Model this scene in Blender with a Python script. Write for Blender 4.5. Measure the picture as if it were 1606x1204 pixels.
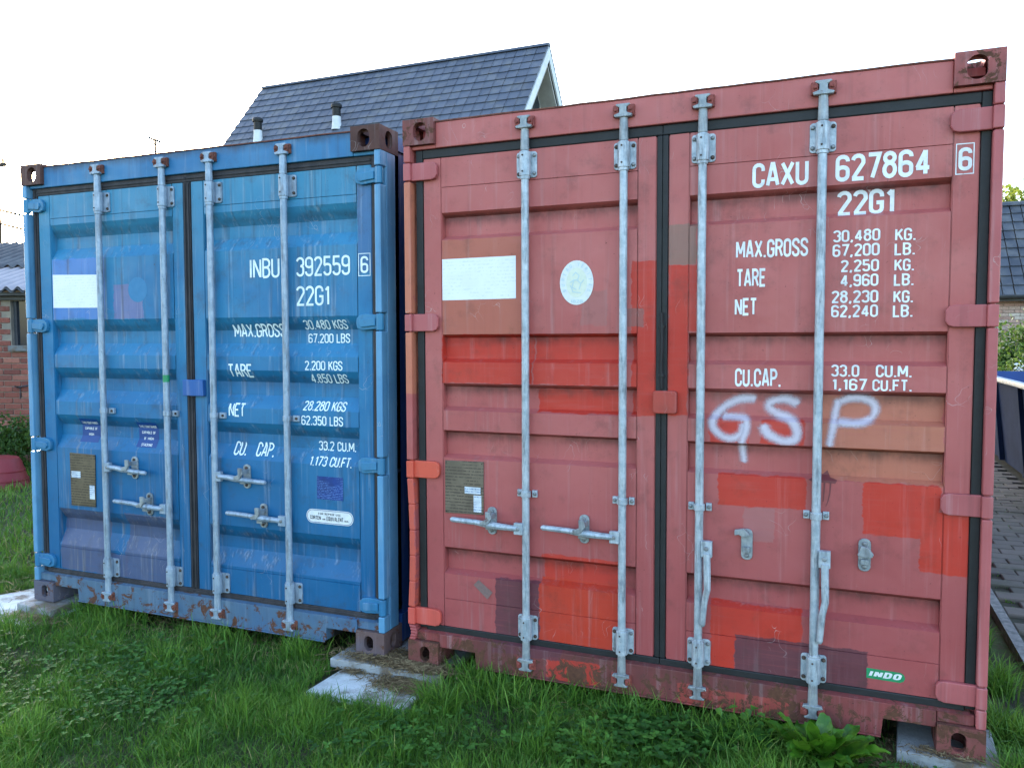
import bpy, bmesh, math, random
import numpy as np
from mathutils import Vector, Matrix, Euler
R_ = math.radians
for o in list(bpy.data.objects): bpy.data.objects.remove(o)
S = bpy.context.scene
COL = S.collection
# ------------------------------------------------------------------ camera
cam_d = bpy.data.cameras.new('camera'); cam = bpy.data.objects.new('camera', cam_d); COL.objects.link(cam)
S.camera = cam
cam_d.sensor_width = 36.0; cam_d.lens = 1247.7 / 1606 * 36; cam_d.clip_start = 0.05; cam_d.clip_end = 3000
_rt = Vector((0.92503457, 0.37986536, -0.00365297)); _fw = Vector((-0.37945493, 0.92349332, -0.05633868)); _up = Vector((-0.01802762, 0.05350136, 0.99840503))
m = Matrix((_rt, _up, -_fw)).transposed().to_4x4(); m.translation = Vector((1.909, -3.308, 1.570)); cam.matrix_world = m
# ------------------------------------------------------------------ light
SUN_EL, SUN_DIR = 14.5, Vector((-0.78, 0.626))          # horizontal direction towards the sun
w = bpy.data.worlds.new('World'); S.world = w; w.use_nodes = True
wn = w.node_tree; bg = wn.nodes['Background']
sky = wn.nodes.new('ShaderNodeTexSky'); sky.sky_type = 'NISHITA'; sky.sun_disc = False
sky.sun_elevation = R_(SUN_EL); sky.sun_rotation = math.atan2(SUN_DIR.x, SUN_DIR.y)
sky.air_density = 1.0; sky.dust_density = 1.6; sky.ozone_density = 1.0; sky.altitude = 50
wn.links.new(sky.outputs[0], bg.inputs[0]); bg.inputs[1].default_value = 0.15
sl = bpy.data.lights.new('sun', 'SUN'); sl.energy = 2.0; sl.angle = R_(0.5); sl.color = (1.0, 0.93, 0.82)
so = bpy.data.objects.new('sun', sl); COL.objects.link(so)
_d = Vector((SUN_DIR.x * math.cos(R_(SUN_EL)), SUN_DIR.y * math.cos(R_(SUN_EL)), math.sin(R_(SUN_EL))))
so.rotation_euler = _d.to_track_quat('Z', 'Y').to_euler(); so.location = (0, 0, 20)
S.view_settings.view_transform = 'Standard'; S.view_settings.look = 'None'
S.view_settings.exposure = 2.7; S.view_settings.gamma = 1.0; S.view_settings.use_curve_mapping = False
S.render.engine = 'CYCLES'
S.cycles.max_bounces = 6; S.cycles.transparent_max_bounces = 8

# ------------------------------------------------------------------ node helpers
def lin(c):
    return tuple((x / 12.92 if x <= .04045 else ((x + .055) / 1.055) ** 2.4) for x in c) + (1.0,)
class NT:
    def __init__(s, name):
        s.m = bpy.data.materials.new(name); s.m.use_nodes = True; s.t = s.m.node_tree
        s.b = s.t.nodes['Principled BSDF']; s.out = s.t.nodes['Material Output']
        s.tc = s.t.nodes.new('ShaderNodeTexCoord')
    def put(s, sock, v):
        if isinstance(v, bpy.types.NodeSocket): s.t.links.new(v, sock)
        elif v is not None:
            if hasattr(sock, 'default_value'):
                try: sock.default_value = v
                except Exception:
                    sock.default_value = (tuple(v) + (1.0,))[:4] if not isinstance(v, (int, float)) else (v, v, v)
    def math(s, op, a, b=None, c=None, clamp=False):
        n = s.t.nodes.new('ShaderNodeMath'); n.operation = op; n.use_clamp = clamp
        s.put(n.inputs[0], a); s.put(n.inputs[1], b)
        if c is not None: s.put(n.inputs[2], c)
        return n.outputs[0]
    def vmath(s, op, a, b=None):
        n = s.t.nodes.new('ShaderNodeVectorMath'); n.operation = op
        s.put(n.inputs[0], a); s.put(n.inputs[1], b); return n.outputs[0]
    def noise(s, vec, scale, detail=4, rough=.55, dist=0, out=0):
        n = s.t.nodes.new('ShaderNodeTexNoise'); s.put(n.inputs['Vector'], vec)
        n.inputs['Scale'].default_value = scale; n.inputs['Detail'].default_value = detail
        n.inputs['Roughness'].default_value = rough; n.inputs['Distortion'].default_value = dist
        return n.outputs[out]
    def ramp(s, v, lo, hi, a=0.0, b=1.0):
        n = s.t.nodes.new('ShaderNodeMapRange'); n.interpolation_type = 'SMOOTHSTEP'
        s.put(n.inputs['Value'], v); n.inputs['From Min'].default_value = lo; n.inputs['From Max'].default_value = hi
        n.inputs['To Min'].default_value = a; n.inputs['To Max'].default_value = b
        return n.outputs[0]
    def mix(s, f, a, b, mode='MIX'):
        n = s.t.nodes.new('ShaderNodeMix'); n.data_type = 'RGBA'; n.blend_type = mode
        s.put(n.inputs[0], f); s.put(n.inputs[6], a); s.put(n.inputs[7], b); return n.outputs[2]
    def scale(s, vec, sc): return s.vmath('MULTIPLY', vec, sc)
    def sep(s, vec):
        n = s.t.nodes.new('ShaderNodeSeparateXYZ'); s.put(n.inputs[0], vec); return n.outputs
    def bump(s, h, strength=.3, dist=.01, normal=None):
        n = s.t.nodes.new('ShaderNodeBump'); n.inputs['Strength'].default_value = strength; n.inputs['Distance'].default_value = dist
        s.put(n.inputs['Height'], h)
        if normal is not None: s.put(n.inputs['Normal'], normal)
        return n.outputs[0]
    def fin(s, col=None, rough=.6, metal=0.0, normal=None, spec=None):
        s.put(s.b.inputs['Base Color'], col); s.put(s.b.inputs['Roughness'], rough); s.put(s.b.inputs['Metallic'], metal)
        if normal is not None: s.put(s.b.inputs['Normal'], normal)
        if spec is not None: s.b.inputs['Specular IOR Level'].default_value = spec
        return s.m

def simple(name, col, col2=None, scale=8, rough=.7, metal=0, bump=.0, bscale=60, spec=None, stretch=(1, 1, 1)):
    n = NT(name); P = n.scale(n.tc.outputs['Object'], stretch)
    c = n.mix(n.ramp(n.noise(P, scale, 5, .6), .3, .7), lin(col), lin(col2 or col))
    nor = n.bump(n.noise(P, bscale, 4), bump, .01) if bump else None
    return n.fin(c, rough, metal, nor, spec)

def paint(name, base, base2, patches=(), bands=(), by=None, rust=.5, grime=.5, rough=.5, low=None, bumpy=.25, streak=.5, seed=0, rustlow=0.0, high=None):
    """weathered container paint in container-local coordinates"""
    n = NT(name); O = n.vmath('ADD', n.tc.outputs['Object'], (seed * 3.1, 0, 0)) if seed else n.tc.outputs['Object']
    P = n.tc.outputs['Object']
    c = n.mix(n.ramp(n.noise(O, 1.7, 5, .6, .4), .35, .65), lin(base), lin(base2))
    z = n.sep(P)[2]; x = n.sep(P)[0]
    if low: c = n.mix(n.ramp(n.math('ADD', z, n.math('MULTIPLY', n.noise(O, 2.5, 4), .5)), 0.45, 1.9, .85, 0.0), c, lin(low))
    if high: c = n.mix(n.ramp(n.math('ADD', z, n.math('MULTIPLY', n.noise(O, 2.0, 4), .6)), 2.0, 2.75, 0.0, .8), c, lin(high))
    # painted repair patches
    wn_ = n.vmath('SUBTRACT', n.noise(n.scale(P, (1, 1, 2.2)), 13, 6, .7, 0, 1), (.5, .5, .5))
    Wp = n.vmath('ADD', P, n.vmath('MULTIPLY', wn_, (.040, .040, .034)))
    wx, wy, wz = n.sep(Wp)
    brush = n.ramp(n.noise(n.scale(P, (3, 3, 46)), 1.6, 5, .7), .22, .50, .72, 1.0) if patches else 1
    for (x0, x1, z0, z1, pc, al) in patches:
        dx = n.math('SUBTRACT', n.math('ABSOLUTE', n.math('SUBTRACT', wx, (x0 + x1) / 2)), (x1 - x0) / 2)
        dz = n.math('SUBTRACT', n.math('ABSOLUTE', n.math('SUBTRACT', wz, (z0 + z1) / 2)), (z1 - z0) / 2)
        mk = n.math('MULTIPLY', n.ramp(n.math('MAXIMUM', dx, dz), -.003, .002, al, 0.0), brush)
        c = n.mix(mk, c, lin(pc))
    # vertical water streaks
    st = n.noise(n.scale(O, (34, 34, 1.3)), 1.0, 5, .65)
    c = n.mix(n.ramp(st, .52, .80, 0, .55 * streak), c, n.mix(.5, c, (.75, .75, .78, 1)))
    st2 = n.noise(n.scale(O, (26, 26, .9)), 1.3, 4, .6)
    c = n.mix(n.ramp(st2, .50, .78, 0, .65 * streak), c, n.mix(.75, c, lin((.20, .17, .16)), 'MIX'))
    # blotchy dirt and scuffs
    g = n.noise(O, 9, 8, .72)
    c = n.mix(n.ramp(g, .50, .74, 0, .6 * grime), c, n.mix(.7, c, lin((.22, .19, .17))))
    g2 = n.noise(O, 95, 3, .7); g3 = n.noise(O, 6, 2)
    sp = n.math('MULTIPLY', n.ramp(g2, .66, .70), n.ramp(g3, .42, .60))
    c = n.mix(n.math('MULTIPLY', sp, .75 * grime), c, lin((.13, .10, .09)))
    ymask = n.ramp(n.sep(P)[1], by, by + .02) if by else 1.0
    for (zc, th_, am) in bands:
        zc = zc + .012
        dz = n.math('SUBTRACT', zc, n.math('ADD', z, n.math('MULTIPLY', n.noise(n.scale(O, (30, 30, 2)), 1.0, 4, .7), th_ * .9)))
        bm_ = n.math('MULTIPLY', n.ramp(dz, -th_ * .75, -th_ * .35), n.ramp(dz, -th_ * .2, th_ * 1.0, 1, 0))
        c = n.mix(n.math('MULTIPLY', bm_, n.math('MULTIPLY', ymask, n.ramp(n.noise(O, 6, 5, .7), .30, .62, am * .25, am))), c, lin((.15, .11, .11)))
    # scratches
    v = n.t.nodes.new('ShaderNodeTexVoronoi'); v.feature = 'DISTANCE_TO_EDGE'; v.inputs['Scale'].default_value = 4.5
    n.put(v.inputs['Vector'], n.vmath('ADD', n.scale(O, (2.2, 1, .6)), n.noise(O, 3, 3, .6, 0, 1)))
    sc = n.math('MULTIPLY', n.ramp(v.outputs['Distance'], .002, .007, 1, 0), n.ramp(n.noise(O, 5, 3), .58, .66))
    c = n.mix(n.math('MULTIPLY', sc, .5), c, lin((.74, .70, .70)))
    # rust
    r = n.noise(O, 14, 9, .75, .6)
    hi = n.math('ADD', r, n.ramp(z, .02, .30, .16 * rustlow, 0.0))
    th = .705 - .12 * rust
    rm = n.ramp(hi, th, th + .05)
    rc = n.mix(n.noise(O, 60, 4), lin((.22, .14, .12)), lin((.42, .28, .21)))
    c = n.mix(rm, c, rc)
    low_n = n.noise(O, 3.2, 3, .5)
    h = n.math('ADD', n.math('MULTIPLY', low_n, 1.0), n.math('MULTIPLY', n.noise(O, 160, 3), .012))
    h = n.math('SUBTRACT', h, n.math('MULTIPLY', rm, .03))
    nor = n.bump(h, bumpy, .03)
    ro = n.math('ADD', n.ramp(n.noise(O, 7, 5), .3, .7, rough - .08, rough + .12), n.math('MULTIPLY', rm, .3), clamp=True)
    return n.fin(c, ro, 0.0, nor, .4)

def print_rows(name, bgc, fg, pitch, dens=.5, wx=60, rough=.6, metal=0, var=.84):
    n = NT(name); P = n.tc.outputs['Object']; x, y, z = n.sep(P)
    row = n.math('FRACT', n.math('DIVIDE', z, pitch))
    rm = n.math('MULTIPLY', n.ramp(row, .25, .35), n.ramp(row, .70, .8, 1, 0))
    idr = n.math('FLOOR', n.math('DIVIDE', z, pitch))
    cv = n.t.nodes.new('ShaderNodeCombineXYZ'); n.put(cv.inputs[0], n.math('MULTIPLY', x, wx)); n.put(cv.inputs[1], n.math('MULTIPLY', idr, 7.3)); n.put(cv.inputs[2], n.math('MULTIPLY', row, .8))
    t = n.noise(cv.outputs[0], 2.2, 2, .8)
    lg = n.noise(n.scale(P, (6, 1, 9)), 1.5, 2)
    mk = n.math('MULTIPLY', n.math('MULTIPLY', rm, n.ramp(t, .60 - dens * .25, .64 - dens * .25)), n.ramp(lg, .38, .48))
    b0 = n.mix(n.ramp(n.noise(P, 12, 5), .35, .7), lin(bgc), lin(tuple(q * var for q in bgc)))
    return n.fin(n.mix(n.math('MULTIPLY', mk, .8), b0, lin(fg)), rough, metal)

# ------------------------------------------------------------------ mesh helpers
def link(name, me, parent=None):
    o = bpy.data.objects.new(name, me); COL.objects.link(o)
    if parent is not None: o.parent = parent
    return o
def tag(o, label=None, cat=None, group=None, kind=None):
    if label: o['label'] = label
    if cat: o['category'] = cat
    if group: o['group'] = group
    if kind: o['kind'] = kind
    return o
def empty(name, loc=(0, 0, 0), rot=(0, 0, 0)):
    o = bpy.data.objects.new(name, None); COL.objects.link(o); o.location = loc; o.rotation_euler = rot; o.empty_display_size = .2
    return o
class MB:
    def __init__(s): s.v = []; s.f = []; s.m = []; s.M = None
    def add(s, vs, fs, mi=0):
        b = len(s.v)
        for p in vs:
            p = Vector(p)
            if s.M is not None: p = s.M @ p
            s.v.append(tuple(p))
        for f in fs: s.f.append(tuple(b + i for i in f)); s.m.append(mi)
        return s
    def box(s, x0, x1, y0, y1, z0, z1, mi=0):
        return s.add([(x0, y0, z0), (x1, y0, z0), (x1, y1, z0), (x0, y1, z0), (x0, y0, z1), (x1, y0, z1), (x1, y1, z1), (x0, y1, z1)],
                     [(0, 3, 2, 1), (4, 5, 6, 7), (0, 1, 5, 4), (1, 2, 6, 5), (2, 3, 7, 6), (3, 0, 4, 7)], mi)
    def prism(s, pts, a0, a1, plane='xz', mi=0):
        """polygon (2D) extruded along the third axis"""
        n = len(pts)
        def P(p, a): return {'xz': (p[0], a, p[1]), 'xy': (p[0], p[1], a), 'yz': (a, p[0], p[1])}[plane]
        vs = [P(p, a0) for p in pts] + [P(p, a1) for p in pts]
        fs = [tuple(range(n)), tuple(range(2 * n - 1, n - 1, -1))] + [(i, n + i, n + (i + 1) % n, (i + 1) % n) for i in range(n)]
        return s.add(vs, fs, mi)
    def lathe(s, prof, c, axis='z', n=12, mi=0, a0=0, a1=2 * math.pi):
        """prof: list of (along axis, radius)"""
        vs = []; full = abs(a1 - a0 - 2 * math.pi) < 1e-6; cnt = n if full else n + 1
        for (h, r) in prof:
            for k in range(cnt):
                a = a0 + (a1 - a0) * k / n; p, q = r * math.cos(a), r * math.sin(a)
                vs.append({'z': (c[0] + p, c[1] + q, c[2] + h), 'y': (c[0] + p, c[1] + h, c[2] + q), 'x': (c[0] + h, c[1] + p, c[2] + q)}[axis])
        fs = []
        for i in range(len(prof) - 1):
            for k in range(cnt if full else n):
                k2 = (k + 1) % cnt; fs.append((i * cnt + k, i * cnt + k2, (i + 1) * cnt + k2, (i + 1) * cnt + k))
        fs.append(tuple(range(cnt))[::-1]); fs.append(tuple((len(prof) - 1) * cnt + k for k in range(cnt)))
        return s.add(vs, fs, mi)
    def tube(s, pts, r, n=8, mi=0, flat=1.0):
        pts = [Vector(p) for p in pts]; rs = r if isinstance(r, (list, tuple)) else [r] * len(pts)
        vs = []; up0 = Vector((0, 0, 1))
        for i, p in enumerate(pts):
            d = (pts[min(i + 1, len(pts) - 1)] - pts[max(i - 1, 0)]).normalized()
            u = up0 if abs(d.dot(up0)) < .9 else Vector((0, 1, 0)); a = d.cross(u).normalized(); b = d.cross(a).normalized()
            for k in range(n):
                t = 2 * math.pi * k / n; vs.append(p + a * math.cos(t) * rs[i] + b * math.sin(t) * rs[i] * flat)
        fs = [(i * n + k, i * n + (k + 1) % n, (i + 1) * n + (k + 1) % n, (i + 1) * n + k) for i in range(len(pts) - 1) for k in range(n)]
        fs.append(tuple(range(n))[::-1]); fs.append(tuple((len(pts) - 1) * n + k for k in range(n)))
        return s.add(vs, fs, mi)
    def bolt(s, x, z, y, r=.009, h=.008, mi=0):
        return s.lathe([(0, r), (-h * .5, r), (-h, r * .55)], (x, y, z), 'y', 8, mi)
    def mesh(s, name, mats, smooth=False):
        me = bpy.data.meshes.new(name); me.from_pydata(s.v, [], s.f)
        for q in (mats if isinstance(mats, (list, tuple)) else [mats]): me.materials.append(q)
        if len(me.materials) > 1: me.polygons.foreach_set('material_index', s.m)
        bm = bmesh.new(); bm.from_mesh(me); bmesh.ops.recalc_face_normals(bm, faces=bm.faces); bm.to_mesh(me); bm.free()
        if smooth: me.shade_smooth(); 
        return me
    def build(s, name, mats, parent=None, smooth=False, bevel=0, seg=2, ang=35):
        me = s.mesh(name, mats, smooth)
        o = link(name, me, parent)
        if smooth: 
            try: me.set_sharp_from_angle(angle=R_(ang))
            except Exception: pass
        if bevel:
            b = o.modifiers.new('bevel', 'BEVEL'); b.width = bevel; b.segments = seg; b.limit_method = 'ANGLE'; b.angle_limit = R_(40); b.harden_normals = False
        return o
def np_mesh(name, verts, faces_flat, nside, mat, parent=None, tone=None):
    me = bpy.data.meshes.new(name); nf = len(faces_flat) // nside
    me.vertices.add(len(verts)); me.vertices.foreach_set('co', np.asarray(verts, dtype=np.float32).ravel())
    me.loops.add(len(faces_flat)); me.loops.foreach_set('vertex_index', np.asarray(faces_flat, dtype=np.int32))
    me.polygons.add(nf); me.polygons.foreach_set('loop_start', np.arange(nf, dtype=np.int32) * nside)
    try: me.polygons.foreach_set('loop_total', np.full(nf, nside, dtype=np.int32))
    except Exception: pass
    me.update(calc_edges=True); me.validate()
    if tone is not None:
        at = me.attributes.new('tone', 'FLOAT', 'POINT'); at.data.foreach_set('value', np.asarray(tone, dtype=np.float32))
    me.materials.append(mat)
    return link(name, me, parent)

# ------------------------------------------------------------------ stroke lettering
def arc(cx, cy, rx, ry, a0, a1, n=7):
    return [(cx + rx * math.cos(R_(a0 + (a1 - a0) * i / n)), cy + ry * math.sin(R_(a0 + (a1 - a0) * i / n))) for i in range(n + 1)]
g_ = .4
GL = {
 '0': (g_, [arc(.2, .8, .2, .2, 0, 180) + arc(.2, .2, .2, .2, 180, 360) + [(.4, .8)]]),
 '1': (.22, [[(.02, .80), (.17, .97)], [(.17, 1.0), (.17, 0)]]),
 '2': (g_, [arc(.2, .8, .2, .2, 175, 0) + [(.4, .68), (.02, .03)], [(-.03, .0), (.42, .0)]]),
 '3': (g_, [arc(.2, .8, .2, .2, 175, 0) + [(.4, .70)] + arc(.22, .68, .18, .14, 0, -90, 4), arc(.22, .40, .18, .14, 90, 0, 4) + [(.4, .2)] + arc(.2, .2, .2, .2, 0, -175)]),
 '4': (.44, [[(.32, 0), (.32, 1.0)], [(.31, .98), (.02, .27)], [(-.02, .26), (.46, .26)]]),
 '5': (g_, [[(.39, 1.0), (.04, 1.0), (.02, .52)] + arc(.2, .46, .2, .14, 160, 0, 6) + [(.4, .2)] + arc(.2, .2, .2, .2, 0, -175)]),
 '6': (g_, [[(.4, .78)] + arc(.2, .82, .2, .18, 0, 180) + arc(.2, .18, .2, .18, 180, 360) + arc(.2, .38, .2, .16, 0, 150, 7)]),
 '7': (g_, [[(.0, 1.0), (.41, 1.0), (.15, .0)]]),
 '8': (g_, [arc(.2, .80, .18, .2, -90, 270, 14) , arc(.2, .29, .2, .29, 90, 450, 14)]),
 '9': (g_, [[(0, .22)] + arc(.2, .18, .2, .18, 180, 360) + arc(.2, .82, .2, .18, 0, 180) + arc(.2, .62, .2, .16, 180, 330, 7)]),
 'A': (.44, [[(0, 0), (.19, 1.0), (.25, 1.0), (.44, 0)], [(.08, .28), (.36, .28)]]),
 'B': (g_, [[(0, 0), (0, 1), (.2, 1)] + arc(.2, .77, .2, .23, 90, -90, 6) + [(.02, .54)], [(.2, .54)] + arc(.2, .27, .2, .27, 90, -90, 6) + [(0, 0)]]),
 'C': (g_, [[(.4, .70)] + arc(.2, .8, .2, .2, 0, 180) + arc(.2, .2, .2, .2, 180, 360) + [(.4, .30)]]),
 'D': (g_, [[(0, 0), (0, 1), (.18, 1)] + arc(.18, .78, .22, .22, 90, 0, 4) + arc(.18, .22, .22, .22, 0, -90, 4) + [(0, 0)]]),
 'E': (.36, [[(.38, 1), (0, 1), (0, 0), (.38, 0)], [(.0, .52), (.32, .52)]]),
 'F': (.36, [[(.38, 1), (0, 1), (0, 0)], [(.0, .52), (.32, .52)]]),
 'G': (g_, [[(.4, .72)] + arc(.2, .8, .2, .2, 0, 180) + arc(.2, .2, .2, .2, 180, 360) + [(.4, .46), (.2, .46)]]),
 'H': (g_, [[(0, 0), (0, 1)], [(.4, 0), (.4, 1)], [(0, .52), (.4, .52)]]),
 'I': (.06, [[(.03, 0), (.03, 1)]]),
 'K': (g_, [[(0, 0), (0, 1)], [(.4, 1), (.02, .42)], [(.15, .60), (.42, 0)]]),
 'L': (.34, [[(0, 1), (0, 0), (.36, 0)]]),
 'M': (.54, [[(0, 0), (0, 1)], [(.54, 0), (.54, 1)], [(.02, .98), (.27, .24)], [(.52, .98), (.27, .24)]]),
 'N': (.42, [[(0, 0), (0, 1)], [(.42, 0), (.42, 1)], [(.02, .97), (.40, .03)]]),
 'O': (g_, [arc(.2, .8, .2, .2, 0, 180) + arc(.2, .2, .2, .2, 180, 360) + [(.4, .8)]]),
 'P': (g_, [[(0, 0), (0, 1), (.2, 1)] + arc(.2, .74, .2, .26, 90, -90, 6) + [(.0, .48)]]),
 'Q': (g_, [arc(.2, .8, .2, .2, 0, 180) + arc(.2, .2, .2, .2, 180, 360) + [(.4, .8)], [(.24, .2), (.44, -.04)]]),
 'R': (g_, [[(0, 0), (0, 1), (.2, 1)] + arc(.2, .76, .2, .24, 90, -90, 6) + [(.0, .52)], [(.22, .52), (.42, 0)]]),
 'S': (g_, [[(.4, .74)] + arc(.2, .8, .2, .2, 0, 180) + [(.0, .72), (.05, .62), (.35, .40), (.4, .28)] + arc(.2, .2, .2, .2, 0, -180) + [(.0, .26)]]),
 'T': (.42, [[(0, 1), (.42, 1)], [(.21, 1), (.21, 0)]]),
 'U': (g_, [[(0, 1)] + arc(.2, .2, .2, .2, 180, 360) + [(.4, 1)]]),
 'V': (.42, [[(0, 1), (.21, 0), (.42, 1)]]),
 'X': (.44, [[(0, 0), (.44, 1)], [(0, 1), (.44, 0)]]),
 'Y': (.42, [[(0, 1), (.21, .45), (.42, 1)], [(.21, .45), (.21, 0)]]),
 '.': (.08, [[(.04, -.05), (.04, .09)]]), ',': (.10, [[(.08, .09), (.01, -.16)]]), ' ': (.26, []), "'": (.06, [[(.03, 1), (.03, .78)]]),
}
def ribbon(pts, hw):
    """flat stroke with mitred corners -> list of quads (2D)"""
    P = [Vector(p) for p in pts]
    Q = [P[0]]
    for p in P[1:]:
        if (p - Q[-1]).length > 1e-5: Q.append(p)
    P = Q; L = []; Rr = []
    closed = (P[0] - P[-1]).length < 1e-3 and len(P) > 3
    for i, p in enumerate(P):
        d0 = (p - P[i - 1]).normalized() if i > 0 else ((P[0] - P[-2]).normalized() if closed else None)
        d1 = (P[i + 1] - p).normalized() if i < len(P) - 1 else ((P[1] - P[0]).normalized() if closed else None)
        if d0 is None: d0 = d1; p = p - (d1 * hw * .0)
        if d1 is None: d1 = d0
        n0 = Vector((-d0.y, d0.x)); n1 = Vector((-d1.y, d1.x)); mdir = (n0 + n1)
        if mdir.length < .35: mdir = n0 * 1.0; k = 1
        else: mdir.normalize(); k = min(1 / max(mdir.dot(n0), .42), 2.2)
        L.append(p + mdir * hw * k); Rr.append(p - mdir * hw * k)
    return [(L[i], Rr[i], Rr[i + 1], L[i + 1]) for i in range(len(P) - 1)]
def text_quads(s, stroke=.13, gap=.20, shear=0):
    x = 0; out = []
    for ch in s:
        wd, strokes = GL[ch]
        for k, st in enumerate(strokes):
            st = [(px, stroke / 2 + py * (1 - stroke)) if True else 0 for px, py in st]
            for q in ribbon(st, stroke / 2): out.append(([Vector((p.x + x + shear * p.y, p.y)) for p in q], k))
        x += wd + gap + (.0 if ch != ' ' else -.1)
    return out, x - gap
def prof_y(prof, z):
    for (z1, y1), (z0, y0) in zip(prof, prof[1:]):
        if z0 <= z <= z1: return y1 + (y0 - y1) * ((z1 - z) / max(z1 - z0, 1e-9))
    return prof[0][1]
def conform(me_bm, prof, off):
    """cut a flat xz mesh along the corrugation lines and lay it on the sheet"""
    zs = [p[0] for p in prof]
    lo = min(v.co.z for v in me_bm.verts); hi = max(v.co.z for v in me_bm.verts)
    for z in zs:
        if lo < z < hi:
            bmesh.ops.bisect_plane(me_bm, geom=me_bm.verts[:] + me_bm.edges[:] + me_bm.faces[:], plane_co=(0, 0, z), plane_no=(0, 0, 1))
    for v in me_bm.verts: v.co.y = prof_y(prof, v.co.z) - off + v.co.y
def flat_bm(polys):
    bm = bmesh.new()
    for pts, yo in polys:
        vs = [bm.verts.new((p[0], yo, p[1])) for p in pts]
        try: bm.faces.new(vs)
        except Exception: pass
    return bm
def finish_bm(bm, name, mat, parent, prof=None, off=.0015):
    if prof: conform(bm, prof, off)
    bmesh.ops.recalc_face_normals(bm, faces=bm.faces)
    for f in bm.faces:
        if f.normal.y > 0: f.normal_flip()
    me = bpy.data.meshes.new(name); bm.to_mesh(me); bm.free(); me.materials.append(mat)
    return link(name, me, parent)
def lettering(s, u0, u1, v0, v1, mat, parent, prof, stroke=.13, off=.0016, name='lettering', shear=0, gap=.20):
    qs, wd = text_quads(s, stroke, gap, shear); sx = (u1 - u0) / (wd + stroke); h = v1 - v0
    # keep the stroke width even when the glyph is squeezed sideways
    polys = [([(u0 + (p.x + stroke / 2) * sx, v0 + p.y * h) for p in q], -.0003 * k - .000012 * (i % 24)) for i, (q, k) in enumerate(qs)]
    return finish_bm(flat_bm(polys), name, mat, parent, prof, off)
def decal(pts, mat, parent, prof, off=.001, name='sticker'):
    return finish_bm(flat_bm([(pts, 0)]), name, mat, parent, prof, off)
def rect(u0, u1, v0, v1): return [(u0, v0), (u1, v0), (u1, v1), (u0, v1)]
def stadium(cx, cy, hw, hh, r, n=6):
    pts = []
    for (sx, sy, a) in ((1, 1, 0), (-1, 1, 90), (-1, -1, 180), (1, -1, 270)):
        for i in range(n + 1):
            t = R_(a + 90 * i / n); pts.append((cx + sx * (hw - r) + r * math.cos(t), cy + sy * (hh - r) + r * math.sin(t)))
    return pts

# ------------------------------------------------------------------ materials
RED1, RED2 = (.695, .385, .375), (.655, .340, .330)
BR = (.71, .20, .15); MAR = (.37, .20, .235); SAL = (.68, .41, .33); TAN = (.66, .37, .30); BRN = (.54, .40, .36)
red_patches = [
 (1.085, 1.200, 1.240, 1.896, BR, 1), (1.2405, 1.327, 1.245, 1.875, BR, 1), (1.327, 1.362, 1.598, 1.872, BR, .9), (1.2405, 1.360, 1.876, 2.040, BRN, .95),
 (.178, .630, 1.366, 1.592, BR, 1), (.636, 1.029, 1.366, 1.590, BR, .95), (.650, 1.029, 1.240, 1.352, BR, 1),
 (.178, .580, 1.590, 2.030, TAN, .85), (.62, 1.109, 1.345, 1.362, RED1, .8),
 (.675, 1.050, .480, .600, BR, .92), (.663, 1.034, .196, .484, (.70, .21, .14), 1), (.446, .664, .170, .462, MAR, .95),
 (1.455, 1.797, .885, 1.015, BR, .95), (2.006, 2.274, .806, 1.010, BR, 1), (2.206, 2.370, .680, .860, BR, 1), (2.272, 2.369, .680, .915, BR, 1),
 (1.842, 2.279, 1.010, 1.345, SAL, .95),
 (1.428, 1.791, .300, .470, BR, .95), (1.434, 1.531, .180, .310, BR, 1), (1.531, 2.033, .170, .345, MAR, .95),
 (1.416, 1.574, 1.140, 1.240, BR, .95), (1.622, 1.788, 1.140, 1.242, BR, .95), (.86, .98, 1.63, 1.78, (.60, .38, .37), .7),
 (1.56, 1.68, .74, .88, (.60, .42, .42), .5), (-.01, .04, 1.31, 2.31, (.74, .44, .34), .9), (-.01, .04, .2, .98, (.75, .33, .27), .9),
 (1.05, 1.14, 1.62, 1.70, (.5, .36, .35), .7)]
M = {}
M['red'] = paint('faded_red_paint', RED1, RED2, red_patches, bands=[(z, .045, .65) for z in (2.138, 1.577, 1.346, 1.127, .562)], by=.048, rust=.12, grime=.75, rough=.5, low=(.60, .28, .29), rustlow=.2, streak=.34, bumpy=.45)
M['red_sill'] = paint('worn_red_sill_paint', (.52, .24, .24), (.38, .20, .20), [(.705, .960, .036, .135, BR, .8), (.442, .777, .120, .17, MAR, .9), (1.3, 1.75, .03, .11, (.62, .25, .22), .7)], rust=1.0, grime=1.3, rough=.62, seed=2, rustlow=.7)
M['red_cast'] = paint('red_casting_paint', (.58, .30, .29), (.42, .23, .22), [], rust=1.5, grime=1.4, rough=.6, seed=5, rustlow=.3)
M['red_hinge'] = paint('pink_red_hinge_paint', (.68, .36, .37), (.62, .32, .33), [(-.02, .2, .88, 1.01, (.80, .33, .25), .95), (-.02, .2, .1, .34, (.78, .32, .27), .9)], rust=.2, grime=.4, seed=3)
M['orange'] = paint('bright_red_lock_paint', (.68, .27, .22), (.62, .25, .22), [], rust=.3, grime=.5, seed=4)
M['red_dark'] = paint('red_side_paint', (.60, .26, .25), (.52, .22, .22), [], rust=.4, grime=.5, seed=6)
BL1, BL2 = (.09, .40, .59), (.15, .46, .63)
PUR = (.30, .32, .44)
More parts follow.
